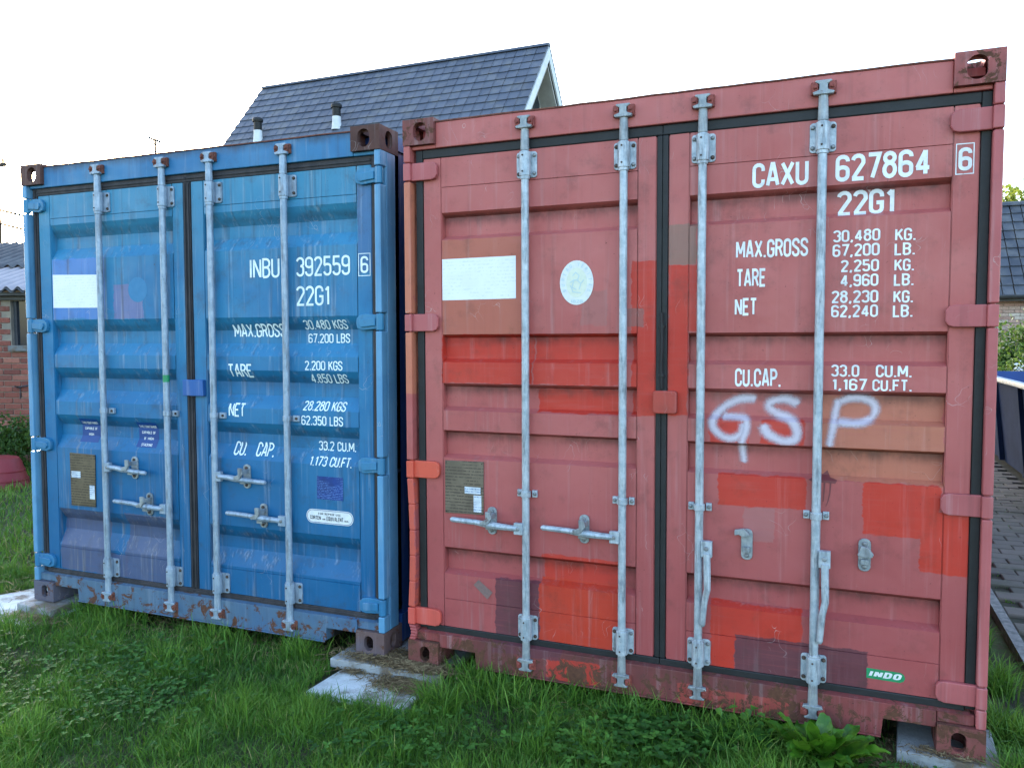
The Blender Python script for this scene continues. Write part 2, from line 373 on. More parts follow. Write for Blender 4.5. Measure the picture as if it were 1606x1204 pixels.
blue_patches = [(.190, .560, .200, .568, PUR, .85), (.700, 1.02, .196, .575, PUR, .8), (.535, .72, .196, .330, PUR, .8), (2.286, 2.371, 1.89, 2.330, (.24, .40, .58), .85),
 (.182, .60, 1.69, 2.035, (.28, .47, .74), .8), (.663, .885, 1.687, 1.880, (.44, .43, .60), .75), (.30, 1.0, 2.24, 2.26, (.3, .5, .62), .3)]
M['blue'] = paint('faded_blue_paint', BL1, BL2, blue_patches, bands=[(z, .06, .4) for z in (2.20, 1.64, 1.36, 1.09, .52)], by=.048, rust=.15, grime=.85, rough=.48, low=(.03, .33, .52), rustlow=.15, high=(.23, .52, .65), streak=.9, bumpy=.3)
M['blue_frame'] = paint('blue_frame_paint', (.17, .44, .60), (.22, .49, .64), [], rust=.25, grime=.5, rough=.45, seed=1, rustlow=.2, low=(.18, .43, .60))
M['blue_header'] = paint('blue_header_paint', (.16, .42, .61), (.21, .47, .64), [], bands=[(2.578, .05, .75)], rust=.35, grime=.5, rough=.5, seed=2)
M['blue_sill'] = paint('worn_blue_sill_paint', (.24, .38, .52), (.30, .40, .49), [], rust=.95, grime=1.0, rough=.62, seed=7, rustlow=.55)
M['blue_cast'] = paint('rusty_casting', (.36, .24, .22), (.27, .18, .17), [], rust=1.0, grime=.6, rough=.75, seed=8)
M['blue_cast_low'] = paint('rusty_blue_casting', (.38, .30, .30), (.32, .33, .40), [], rust=1.2, grime=.8, rough=.75, seed=9)
M['blue_post'] = paint('skylit_blue_post_paint', (.36, .57, .72), (.29, .51, .68), [], rust=.2, grime=.5, rough=.4, seed=10, streak=.7)  # post blue made paler, the bright sky reflection is in the colour
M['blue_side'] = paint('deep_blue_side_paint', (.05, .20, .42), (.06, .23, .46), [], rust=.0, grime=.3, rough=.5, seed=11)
M['blue_lock'] = paint('blue_lock_box_paint', (.12, .33, .60), (.14, .36, .60), [], rust=.5, grime=.5, seed=12)
M['rubber'] = simple('black_rubber', (.055, .07, .085), (.10, .11, .13), 9, .62, bump=.2, bscale=40)
M['rubber_old'] = simple('weathered_rubber', (.11, .12, .15), (.21, .20, .22), 7, .7, bump=.3, bscale=30, stretch=(3, 3, 1))
M['dark'] = simple('dark_gap', (.05, .05, .06), (.08, .08, .08), 6, .9)
def galv(name, a, b, rustiness, seed=0, rough=.5):
    n = NT(name); O = n.vmath('ADD', n.tc.outputs['Object'], (seed * 1.7, 0, 0))
    c = n.mix(n.ramp(n.noise(O, 22, 6, .7), .35, .65), lin(a), lin(b))
    c = n.mix(n.ramp(n.noise(n.scale(O, (45, 45, 7)), 1, 6, .7), .46, .70, 0, .7), c, lin((.36, .36, .38)))
    c = n.mix(n.ramp(n.noise(O, 120, 3, .7), .66, .72, 0, .5), c, lin((.15, .14, .14)))
    r = n.ramp(n.noise(O, 19, 7, .75, .5), .72 - .14 * rustiness, .76 - .14 * rustiness)
    c = n.mix(n.math('MULTIPLY', r, .85), c, lin((.36, .22, .16)))
    return n.fin(c, n.ramp(n.noise(O, 30, 4), .3, .7, rough - .1, rough + .15), .30, n.bump(n.noise(O, 90, 4), .25, .006))
M['galv'] = galv('galvanised_steel', (.58, .64, .69), (.70, .74, .78), .25)
M['galv_b'] = galv('painted_pale_rod', (.60, .66, .73), (.52, .60, .68), .35, 3)
M['galv_d'] = galv('dull_galvanised_steel', (.50, .54, .57), (.60, .63, .65), .5, 5)
M['bolt'] = simple('rusty_bolt', (.20, .17, .16), (.36, .30, .27), 40, .7, .3)
M['boltg'] = simple('grey_bolt', (.55, .58, .60), (.42, .42, .43), 40, .5, .3)
M['rust'] = simple('rust_brown', (.34, .19, .16), (.46, .27, .22), 30, .85, bump=.5, bscale=90)
M['rustred'] = simple('rusty_red_keeper', (.45, .20, .18), (.55, .27, .24), 30, .7, bump=.5, bscale=90)
def letter_mat(name, col, wear=.35):
    n = NT(name); P = n.tc.outputs['Object']
    c = n.mix(n.ramp(n.noise(P, 20, 5), .4, .75), lin(col), lin(tuple(q * .88 for q in col)))
    tr = n.t.nodes.new('ShaderNodeBsdfTransparent'); mx = n.t.nodes.new('ShaderNodeMixShader')
    a = n.ramp(n.noise(P, 70, 6, .75), .70 - .1 * wear, .73 - .1 * wear)
    n.fin(c, .6); n.put(mx.inputs[0], a); n.put(mx.inputs[1], n.b.outputs[0]); n.put(mx.inputs[2], tr.outputs[0]); n.put(n.out.inputs[0], mx.outputs[0])
    return n.m
M['white_l'] = letter_mat('white_lettering_film', (.88, .90, .92))
M['blue_l'] = letter_mat('pale_lettering_film', (.88, .94, .96), .4)
M['paper'] = print_rows('blank_white_sticker', (.88, .90, .93), (.80, .83, .86), .016, .3, 30, var=.97)
M['white'] = simple('white_vinyl', (.86, .88, .89), (.80, .82, .84), 30, .5)
M['cream'] = simple('cream_vinyl', (.84, .86, .80), (.80, .83, .77), 60, .5)
M['grey_l'] = simple('pale_grey_print', (.72, .80, .82), None, 30, .5)
M['ink'] = simple('black_ink', (.12, .14, .20), None, 30, .5)
M['green'] = simple('green_vinyl', (.10, .50, .32), (.12, .54, .36), 30, .45)
M['navy'] = simple('deep_blue_vinyl', (.0, .22, .48), (.0, .24, .50), 30, .5)
M['navyrows'] = print_rows('printed_blue_sticker', (.0, .21, .50), (.35, .50, .74), .0085, .55, 70)
M['plate'] = print_rows('engraved_brown_plate', (.42, .38, .32), (.22, .20, .18), .0155, .7, 60, .45, .35)
M['plate_r'] = print_rows('engraved_bronze_plate', (.47, .43, .38), (.28, .25, .23), .0150, .7, 60, .45, .35)
M['label'] = print_rows('small_printed_label', (.82, .86, .90), (.30, .42, .62), .012, .6, 90)
M['tape'] = simple('worn_grey_tape', (.42, .36, .35), (.50, .38, .37), 80, .8)
M['pale'] = simple('pale_round_mark', (.19, .47, .65), (.15, .45, .63), 30, .6)

# ------------------------------------------------------------------ container
W_, H_, L_ = 2.438, 2.591, 6.058
CW, CD, CH = .162, .178, .118
def casting_bm(fx, fy, fz):
    """hollow corner casting with three apertures; outer faces at 0, mirrored by fx, fy, fz"""
    bm = bmesh.new(); size = (CW, CD, CH); t = .026
    lo = (0, 0, 0); hi = size; ilo = (t, t, t); ihi = (CW - .016, CD - .016, CH - .016)
    def quad(ax, val, l, h):
        a, b = [i for i in range(3) if i != ax]
        P = []
        for (p, q) in ((l[a], l[b]), (h[a], l[b]), (h[a], h[b]), (l[a], h[b])):
            c = [0, 0, 0]; c[ax] = val; c[a] = p; c[b] = q; P.append(c)
        return P
    def face(pts): bm.faces.new([bm.verts.new(p) for p in pts])
    hw_, hh_ = (.034, .043) if fz else (.026, .037)
    holes = {1: (.089, .059, hw_, hh_, hw_ - .001), 0: (.089, .059, hw_, hh_, hw_ - .001), 2: (.089, .089, .032, .060, .031)}
    for ax in range(3):
        face(quad(ax, hi[ax], lo, hi)); face(quad(ax, ihi[ax], ilo, ihi))
        c0, c1, hw, hh, r = holes[ax]; a, b = [i for i in range(3) if i != ax]
        H = stadium(c0, c1, hw, hh, r, 5); n = len(H)            # starts at +a side going ccw
        rings = []
        for val, l, h in ((0, lo, hi), (t, ilo, ihi)):
            R4 = [(h[a], h[b]), (l[a], h[b]), (l[a], l[b]), (h[a], l[b])]
            per = n // 4
            for k in range(4):
                arcpts = [H[(k * per + j) % n] for j in range(per)]
                nxt = H[((k + 1) * per) % n]
                for poly in ([R4[k]] + arcpts[::-1], [R4[k], R4[(k + 1) % 4], nxt, arcpts[-1]]):
                    pts = []
                    for (p, q) in poly:
                        c = [0, 0, 0]; c[ax] = val; c[a] = p; c[b] = q; pts.append(c)
                    face(pts)
        for j in range(n):
            pts = []
            for (p, q), val in ((H[j], 0), (H[(j + 1) % n], 0), (H[(j + 1) % n], t), (H[j], t)):
                c = [0, 0, 0]; c[ax] = val; c[a] = p; c[b] = q; pts.append(c)
            face(pts)
    bmesh.ops.remove_doubles(bm, verts=bm.verts, dist=1e-5)
    for v in bm.verts:
        if fx: v.co.x = W_ - v.co.x
        if fy: v.co.y = L_ - v.co.y
        if fz: v.co.z = H_ - v.co.z
    bmesh.ops.recalc_face_normals(bm, faces=bm.faces)
    return bm

def corrugated_side(x, sgn, mat, root, name='side_wall'):
    """vertical trapezoid corrugation running along y"""
    mb = MB(); ys = []; y = .20; k = 0
    while y < L_ - .2:
        for dy, d in ((0, .0), (.07, .0), (.138, .036), (.208, .036)): ys.append((min(y + dy, L_ - .18), d))
        y += .276
    vs = []
    for (yy, d) in ys: vs += [(x + sgn * (.012 + d), yy, .16), (x + sgn * (.012 + d), yy, 2.50)]
    fs = [(2 * i, 2 * i + 2, 2 * i + 3, 2 * i + 1) for i in range(len(ys) - 1)]
    mb.add(vs, fs)
    mb.box(min(x, x + sgn * .05), max(x, x + sgn * .05), CD, L_ - CD, 2.50, 2.57); mb.box(min(x, x + sgn * .05), max(x, x + sgn * .05), CD, L_ - CD, .02, .16)
    me = bpy.data.meshes.new(name); me.from_pydata(mb.v, [], mb.f); me.materials.append(mat)
    return link(name, me, root)

def container(spec):
    root = empty('shipping_container', spec['loc'], spec['rot'])
    tag(root, spec['label'], 'shipping container', spec['group'])
    A = lambda k: M[spec[k]]
    rods = spec['rods']; hinge_z = spec['hinges']; prof = spec['prof']; both = spec['red']
    GAS = A('gasket')
    # castings
    for fz in (0, 1):
        for fx in (0, 1):
            for fy in (0, 1):
                mt = A('cast_low') if not fz else A('cast')
                bm = casting_bm(fx, fy, fz); me = bpy.data.meshes.new('corner_casting'); bm.to_mesh(me); bm.free(); me.materials.append(mt)
                o = link('corner_casting', me, root); b = o.modifiers.new('bevel', 'BEVEL'); b.width = .007; b.segments = 2; b.limit_method = 'ANGLE'; b.angle_limit = R_(50)
    # corner posts with a J-bar strip cut at every hinge
    for side in (0, 1):
        mb = MB(); X = (lambda x: x) if side == 0 else (lambda x: W_ - x)
        def bx(x0, x1, y0, y1, z0, z1): a, b = sorted((X(x0), X(x1))); mb.box(a, b, y0, y1, z0, z1)
        cuts = [CH] + [q for z in hinge_z for q in (z - .045, z + .045)] + [H_ - CH]
        for a, b in zip(cuts[::2], cuts[1::2]):
            dx = .011 if (both and side == 0 and b < 1.0) else 0
            n = 5 if dx else 1
            for i in range(n):
                za, zb = a + (b - a) * i / n, a + (b - a) * (i + 1) / n
                da, db = (dx * math.sin(math.pi * i / n), dx * math.sin(math.pi * (i + 1) / n))
                xs = [(X(0 + q), X(.034 + q)) for q in (da, db)]
                vs = []
                for (p, zz) in ((0, za), (1, zb)):
                    x0, x1 = sorted(xs[p]); vs += [(x0, .004, zz), (x1, .004, zz), (x1, .062, zz), (x0, .062, zz)]
                mb.add(vs, [(0, 3, 2, 1), (4, 5, 6, 7), (0, 1, 5, 4), (1, 2, 6, 5), (2, 3, 7, 6), (3, 0, 4, 7)])
        bx(0.001, .10, .064, .15, CH, H_ - CH)
        o = mb.build('corner_post', A('post' if side == 0 else 'post_r'), root, bevel=.005)
        mb = MB(); bx(0.0, .16, 0, .10, 0, 1); mb = MB()
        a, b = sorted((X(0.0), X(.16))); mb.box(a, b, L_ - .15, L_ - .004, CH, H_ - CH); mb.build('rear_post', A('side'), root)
    # header
    mb = MB(); xs = np.linspace(CW, W_ - CW, 22); rnd = random.Random(spec['seed'])
    top = [(x, 2.572 + rnd.uniform(-.0015, .0015)) for x in xs]
    mb.prism([(CW, 2.455), (W_ - CW, 2.455)] + top[::-1], .022, .10)
    mb.box(.036, CW - .001, .024, .10, 2.455, H_ - CH - .001); mb.box(W_ - CW + .001, W_ - .036, .024, .10, 2.455, H_ - CH - .001)
    mb.build('header', A('header'), root, bevel=.004)
    mb = MB()
    for i in range(len(top) - 1):
        (x0, z0), (x1, z1) = top[i], top[i + 1]
        mb.add([(x0, .018, z0 + .0), (x1, .018, z1), (x1, .11, z1), (x0, .11, z0), (x0, .018, z0 + .006), (x1, .018, z1 + .006), (x1, .11, z1 + .006), (x0, .11, z0 + .006)],
               [(0, 3, 2, 1), (4, 5, 6, 7), (0, 1, 5, 4), (1, 2, 6, 5), (2, 3, 7, 6), (3, 0, 4, 7)])
    mb.build('roof_flashing', M['rust'], root)
    # sill with fork notches
    mb = MB()
    mb.prism([(CW + .002, .098), (.350, .098), (.356, .030), (2.086, .030), (2.092, .098), (W_ - CW - .002, .098), (W_ - CW - .002, .163), (CW + .002, .163)], .012, .085)
    mb.box(.036, CW, .02, .085, CH + .002, .163); mb.box(W_ - CW, W_ - .036, .02, .085, CH + .002, .163)
    mb.box(.356, 2.086, .002, .012, .026, .034)
    mb.add([(.05, .012, .163), (W_ - .05, .012, .163), (W_ - .05, .07, .175), (.05, .07, .175)], [(0, 1, 2, 3)])
    mb.build('sill', A('sill'), root, bevel=.004)
    mb = MB()
    for x0, x1 in ((.350, .36), (2.082, 2.092)): mb.box(x0, x1, .085, .5, .03, .13)
    mb.box(CW, W_ - CW, .087, L_ - .2, .12, .15)
    mb.build('floor', M['dark'], root)
    # roof, sides, rear
    mb = MB(); mb.box(.05, W_ - .05, .11, L_ - .05, 2.53, 2.56); mb.build('roof_panel', A('side'), root)
    mb = MB(); mb.box(.16, W_ - .16, L_ - .06, L_ - .02, .13, 2.56); mb.build('rear_wall', A('side'), root)
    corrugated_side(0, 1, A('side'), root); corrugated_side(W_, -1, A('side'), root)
    mb = MB(); mb.box(.101, W_ - .101, .118, .13, .15, 2.54); mb.build('inner_sheet', M['dark'], root)  # dark sheet added behind the doors, its colour gives the gaps their shade
    # keepers on header and sill
    for u in rods:
        for zc in (2.520, .088):
            mb = MB()
            for s_ in (-1, 1):
                mb.prism([(u + s_ * .019, zc - .020), (u + s_ * .040, zc - .016), (u + s_ * .044, zc + .012), (u + s_ * .036, zc + .024), (u + s_ * .020, zc + .019)], -.008, .022)
                mb.lathe([(0, .008), (-.012, .007)], (u + s_ * .030, -.006, zc + .002), 'y', 7)
            mb.box(u - .046, u + .046, .004, .021, zc - .022, zc + .026)
            mb.build('cam_keeper', M['rustred'] if both else M['rust'], root, bevel=.004)
    # ---- doors
    doors = []
    for k, (x0, x1, px0, px1) in enumerate(((.086, 1.191, .182, 1.109), (1.242, W_ - .078 + .008, 1.330, 2.280))):
        mb = MB()
        mb.box(x0, px0 - .0015, .040, .10, .198, 2.411); mb.box(px1 + .0015, x1, .040, .10, .198, 2.411)
        n = len(prof); vs = []; us = [px0 - .0005, px1 + .0005]
        for (z, y) in prof:
            for u in us: vs.append((u, y, z))
        mb2 = MB(); mb2.add(vs, [(2 * i, 2 * i + 1, 2 * i + 3, 2 * i + 2) for i in range(n - 1)])
        mb2.box(px0, px1, .105, .112, .2, 2.41)
        me = mb.mesh('door', A('door'))
        bm = bmesh.new(); bm.from_mesh(me)
        bmesh.ops.bevel(bm, geom=[e for e in bm.edges if abs(e.verts[0].co.x - e.verts[1].co.x) < 1e-4], offset=.004, segments=2, affect='EDGES')
        bm2 = bmesh.new()
        me2 = bpy.data.meshes.new('t'); me2.from_pydata(mb2.v, [], mb2.f); bm.from_mesh(me2); bpy.data.meshes.remove(me2)
        for f in bm.faces:
            if len(f.verts) == 4 and abs(f.normal.y) > .01 and f.normal.y > 0 and f.calc_center_median().y < .099: f.normal_flip()
        bm.to_mesh(me); bm.free(); bm2.free()
        d = link('door', me, root); doors.append(d)
    dL, dR = doors
    # gasket frames (dark rubber seal all round)
    def gasket(parent, boxes):
        mb = MB()
        for (a, b, c, d_) in boxes:
            mb.box(a, b, .036, .064, c, d_)
            if both: continue
            if d_ - c > b - a: mb.box((a + b) / 2 - .006, (a + b) / 2 + .006, .030, .036, c + .004, d_ - .004)
            else: mb.box(a + .004, b - .004, .031, .036, (c + d_) / 2 - .006, (c + d_) / 2 + .006)
        return mb.build('gasket', GAS, parent, bevel=.004)
    gasket(dL, [(.048, .084, .176, 2.4535), (.0845, 1.216, 2.4125, 2.4535), (1.193, 1.2155, .198, 2.4115), (.0845, 1.216, .166, .1965)])
    gasket(dR, [(2.370, 2.404, .176, 2.4535), (1.217, 2.3695, 2.4125, 2.4535), (1.2165, 1.240, .198, 2.4115), (1.217, 2.3695, .166, .1965)])
    # hinges
    for side, dd in ((0, dL), (1, dR)):
        X = (lambda x: x) if side == 0 else (lambda x: W_ - x)
        for z in hinge_z:
            mb = MB()
            a, b = sorted((X(0.0), X(.036)))
            if both:
                mb.box(a, b, .000, .050, z - .040, z + .040)
                pts = [(X(.035), z - .040), (X(.140), z - .040), (X(.158), z - .034), (X(.168), z - .018), (X(.168), z + .020), (X(.158), z + .036), (X(.140), z + .041), (X(.035), z + .041)]
                mb.prism(pts, .016, .036)
            else:
                mb.lathe([(-.040, .020), (.040, .020)], (X(.018), .022, z), 'z', 12)
                pts = [(X(.030), z - .032), (X(.115), z - .040), (X(.146), z - .030), (X(.152), z - .008), (X(.150), z + .018), (X(.132), z + .034), (X(.10), z + .040), (X(.030), z + .036)]
                mb.prism(pts, .018, .040)
                pts = [(X(.04), z - .018), (X(.12), z - .026), (X(.134), z - .006), (X(.128), z + .014), (X(.04), z + .020)]
                mb.prism(pts, .008, .020)
            mb.lathe([(-.046, .009), (.046, .009)], (X(.018), .026, z), 'z', 8)
            mb.build('hinge', A('hinge'), dd, bevel=.004)
    # lock rods with bearings, guides, cams
    G = A('rod'); 
    for i, u in enumerate(rods):
        dd = dL if i < 2 else dR
        mb = MB(); mb.lathe([(.115, .0165), (.30, .0172), (2.28, .0172), (2.49, .0165)], (u, .010, 0), 'z', 14)
        mb.build('lock_rod', G, dd, smooth=True, ang=60)
        for (z0, z1, zc, up) in ((2.284, 2.398, 2.520, 1), (.196, .308, .088, -1)):
            mb = MB()
            if both:
                mb.prism(stadium(u, (z0 + z1) / 2, .048, (z1 - z0) / 2, .012, 3), .031, .040)
                for sx in (-1, 1):
                    for zz in (z0 + .018, z1 - .018): mb.bolt(u + sx * .037, zz, .031, mi=1 if rnd.random() < .6 else 2)
            else:
                mb.prism(stadium(u + .020, (z0 + z1) / 2, .042, (z1 - z0) / 2 - .002, .010, 3), .030, .040)
                for zz in (z0 + .020, z1 - .020): mb.bolt(u + .050, zz, .030, mi=2)
            mb.lathe([(z0 + .004, .026), (z1 - .004, .026)], (u, .012, 0), 'z', 14)
            e = z0 - .004 if up > 0 else z1 - .004
            mb.lathe([(e - .006, .0215), (e + .010, .0215)], (u, .011, 0), 'z', 14)
            for zz in (z0 + .022, z1 - .022): mb.lathe([(0, .005), (-.004, .004)], (u - .003, -.0135, zz), 'y', 7, 2)
            mb.build('bearing_bracket', [A('bracket'), M['boltg'], M['bolt']], dd, bevel=.003)
            # cam: neck, collar and forked head
            mb = MB(); zn0, zn1 = (z1, zc - .012) if up > 0 else (zc + .012, z0)
            mb.lathe([(zn0, .0195), ((zn0 + zn1) / 2, .0185), (zn1, .017)], (u, .010, 0), 'z', 12)
            zk = zc - up * .022
            mb.lathe([(zk - .005, .0225), (zk + .005, .0225)], (u, .008, 0), 'z', 12)
            mb.prism([(u - .034, zk - .004 * up), (u - .040, zk + .006 * up), (u - .016, zk + .014 * up), (u - .015, zk + .034 * up), (u - .032, zk + .044 * up), (u - .028, zk + .050 * up),
                      (u + .028, zk + .050 * up), (u + .032, zk + .044 * up), (u + .015, zk + .034 * up), (u + .016, zk + .014 * up), (u + .040, zk + .006 * up), (u + .034, zk - .004 * up)], -.010, .012)
            mb.build('cam', A('cam'), dd, bevel=.003)
        for zg in spec['guides']:
            mb = MB()
            if both: mb.box(u - .048, u - .024, .026, .040, zg - .016, zg + .016); mb.box(u + .024, u + .048, .026, .040, zg - .016, zg + .016)
            else: mb.box(u + .024, u + .062, .022, .040, zg - .016, zg + .016)
            mb.lathe([(zg - .014, .0225), (zg + .014, .0225)], (u, .012, 0), 'z', 12)
            if both: mb.bolt(u - .038, zg, .026, mi=1); mb.bolt(u + .038, zg, .026, mi=1)
            else: mb.bolt(u + .050, zg, .022, .008, mi=2)
            mb.build('guide_bracket', [A('bracket'), M['boltg'], M['bolt']], dd, bevel=.003)
    # handles: (rod index, z at the hub, direction, length, tip dz) ; catches (u, z, tilt)
    for (ri, z, sgn, ln, tz, style) in spec['handles']:
        dd = dL if ri < 2 else dR; u = rods[ri]; mb = MB()
        if style == 'shut':
            mb.box(*sorted((u + sgn * .010, u + sgn * .052)), -.010, .012, z - .026, z + .026)
            mb.bolt(u + sgn * .034, z, -.010, .010, .006, 1)
            pts = [(u + sgn * .030, -.003, z), (u + sgn * .10, -.004, z + tz * .1), (u + sgn * .15, -.012, z + tz * .35), (u + sgn * .20, -.014, z + tz * .55), (u + sgn * .24, -.012, z + tz * .8), (u + sgn * (ln - .01), -.012, z + tz), (u + sgn * ln, -.012, z + tz)]
            mb.tube(pts, [.013, .015, .017, .014, .013, .0125, .008], 8)
        else:
            mb.box(u + .012, u + .056, -.014, .012, z - .036, z + .030); mb.bolt(u + .034, z, -.014, .010, .006, 1)
            pts = [(u + .036, -.012, z - .02), (u + .038, -.014, z - .10), (u + .040, -.018, z - .17), (u + .030, -.020, z - .22), (u + .026, -.02, z - ln * .8), (u + .022, -.02, z - ln + .01), (u + .022, -.02, z - ln)]
            mb.tube(pts, [.015, .015, .014, .013, .013, .0125, .008], 8)
        mb.build('handle', [A('bracket'), M['boltg']], dd, bevel=.002)
    for (u, z, opened) in spec['catches']:
        dd = dL if u < 1.2 else dR; mb = MB()
        mb.prism(stadium(u, z, .0225, .064, .020, 4), .030, .040)
        mb.bolt(u, z + .045, .030, .010, .008, 1); mb.bolt(u, z - .045, .030, .010, .008, 1)
        if opened == 0:
            mb.prism([(u - .008, z + .052), (u + .016, z + .052), (u + .022, z + .022), (u + .004, z - .006), (u - .034, z - .012), (u - .036, z + .004), (u - .006, z + .016)], -.032, -.018)
            mb.box(u + .002, u + .020, -.02, .030, z + .018, z + .040); mb.box(u - .018, u + .018, -.004, .030, z - .036, z - .022)
        elif opened == 1:
            mb.prism([(u - .046, z + .062), (u - .010, z + .070), (u + .014, z + .046), (u - .008, z + .034), (u - .030, z + .044), (u - .046, z + .040)], -.002, .018)
            mb.box(u - .014, u + .014, .012, .030, z - .030, z - .008)
        else:
            mb.prism([(u - .012, z + .040), (u + .010, z + .036), (u + .032, z + .010), (u + .026, z - .002), (u - .008, z - .002), (u - .026, z + .004), (u - .022, z + .012)], .0, .018)
            mb.box(u - .014, u + .014, .010, .030, z - .034, z - .014)
        mb.build('handle_catch', [M['galv_d'], M['bolt'] if not both else M['boltg']], dd, bevel=.003)
    return root, dL, dR

def mkprof(grooves, rec):
    p = [(2.411, .040), (2.2770, .040), (2.2755, .046), (2.2740, .041)]
    for (a, b, c, d) in grooves: p += [(a, .041), (b, rec), (c, rec), (d, .041)]
    p += [(.3335, .041), (.332, .046), (.3305, .040), (.198, .040)]
    return p
prof_red = mkprof([(2.158, 2.138, 2.052, 2.032), (1.593, 1.577, 1.478, 1.462), (1.364, 1.346, 1.252, 1.235), (1.142, 1.127, 1.026, 1.009), (.583, .562, .472, .453)], .080)
prof_blue = mkprof([(2.238, 2.164, 2.100, 2.034), (1.683, 1.615, 1.547, 1.478), (1.405, 1.342, 1.273, 1.204), (1.127, 1.066, 1.004, .930), (.568, .501, .438, .348)], .082)
flat = [(3, .040), (-1, .040)]

red_root, rL, rR = container(dict(red=True, seed=3, loc=(0, 0, 0), rot=(0, 0, 0), group='shipping containers side by side on the grass',
    label='faded red shipping container with bright red paint patches and a sprayed GSP on its doors', rods=(.611, 1.057, 1.384, 1.837),
    hinges=(.236, .950, 1.648, 2.352), prof=prof_red, gasket='rubber', door='red', post='red', post_r='red_hinge', header='red', sill='red_sill', cast='red_cast', cast_low='red_cast',
    hinge='red_hinge', side='red_dark', rod='galv', bracket='galv', cam='galv_d', guides=(.871,),
    handles=((0, .712, -1, .37, .018, 'shut'), (1, .714, -1, .365, .016, 'shut'), (2, .705, 1, .325, 0, 'hang'), (3, .708, 1, .335, 0, 'hang')),
    catches=((.434, .730, 0), (.880, .730, 0), (1.574, .728, 1), (2.015, .728, 2))))
blue_root, bL, bR = container(dict(red=False, seed=8, loc=(-2.5753, -.0234, .0084), rot=(R_(-.246), R_(.08), R_(.594)), group='shipping containers side by side on the grass',
    label='weathered blue shipping container with rusty brown upper corners and white lettering', rods=(.600, 1.071, 1.397, 1.871),
    hinges=(.243, .945, 1.650, 2.354), prof=prof_blue, gasket='rubber_old', door='blue', post='blue_post', post_r='blue_post', header='blue_header', sill='blue_sill', cast='blue_cast', cast_low='blue_cast_low',
    hinge='blue_frame', side='blue_side', rod='galv_b', bracket='galv_b', cam='galv_b', guides=(1.162,),
    handles=((0, .842, 1, .33, -.016, 'shut'), (1, .632, -1, .39, .020, 'shut'), (2, .838, 1, .35, -.012, 'shut'), (3, .632, -1, .385, .016, 'shut')),
    catches=((.800, .843, 0), (.905, .643, 0), (1.590, .843, 0), (1.695, .641, 0))))

# centre lock boxes
mb = MB(); mb.prism(stadium(1.237, 1.303, .050, .048, .012, 3), .006, .036); mb.build('lock_box', M['orange'], rR, bevel=.005)
mb = MB(); mb.box(1.182, 1.322, .012, .040, 1.262, 1.350); mb.build('lock_box', M['blue_lock'], bR, bevel=.004)
mb = MB(); mb.lathe([(1.335, .0178), (1.374, .0178)], (1.071, .010, 0), 'z', 14); mb.build('tape_band', M['green'], bL, smooth=True)
mb = MB(); mb.tube([(1.222, .026, 1.36), (1.219, .022, 1.44), (1.223, .02, 1.56), (1.220, .022, 1.68)], .007, 6)
for z in (1.415, 1.62): mb.lathe([(-.005, .013), (.005, .013)], (1.221, .024, z), 'z', 8)
mb.build('seal_cable', M['rubber'], rR)

# ---- red lettering
for t in [('CAXU', 1.576, 1.787, 2.167, 2.265), ('627864', 1.884, 2.211, 2.168, 2.270), ('22G1', 1.891, 2.098, 2.042, 2.139),
          ('MAX.GROSS', 1.516, 1.790, 1.890, 1.963), ('TARE', 1.519, 1.633, 1.775, 1.849), ('NET', 1.514, 1.601, 1.661, 1.732), ('CU.CAP.', 1.518, 1.697, 1.373, 1.448),
          ('30,480', 1.880, 2.046, 1.938, 1.984), ('KG.', 2.097, 2.168, 1.933, 1.980), ('67,200', 1.879, 2.045, 1.882, 1.930), ('LB.', 2.096, 2.167, 1.879, 1.926),
          ('2,250', 1.909, 2.044, 1.823, 1.869), ('KG.', 2.097, 2.165, 1.820, 1.866), ('4,960', 1.908, 2.043, 1.767, 1.814), ('LB.', 2.096, 2.165, 1.765, 1.811),
          ('28,230', 1.878, 2.044, 1.704, 1.752), ('KG.', 2.096, 2.164, 1.701, 1.748), ('62,240', 1.878, 2.044, 1.649, 1.697), ('LB.', 2.095, 2.164, 1.647, 1.694),
          ('33.0', 1.882, 1.983, 1.419, 1.466), ('CU.M.', 2.041, 2.166, 1.419, 1.467), ('1,167', 1.885, 2.010, 1.366, 1.412), ('CU.FT.', 2.030, 2.167, 1.366, 1.411)]:
    lettering(*t, M['white_l'], rR, prof_red, stroke=.155 if t[4] - t[3] > .09 else .15)
lettering('6', 2.300, 2.344, 2.176, 2.260, M['white_l'], rR, flat, stroke=.16)
def frame_box(u0, u1, v0, v1, t, mat, parent):
    pol = [(rect(u0, u1, v0, v0 + t), 0), (rect(u0, u1, v1 - t, v1), 0), (rect(u0, u0 + t, v0 + t, v1 - t), 0), (rect(u1 - t, u1, v0 + t, v1 - t), 0)]
    finish_bm(flat_bm(pol), 'lettering_frame', mat, parent, flat, .0012)
frame_box(2.291, 2.351, 2.163, 2.275, .0035, M['white_l'], rR)
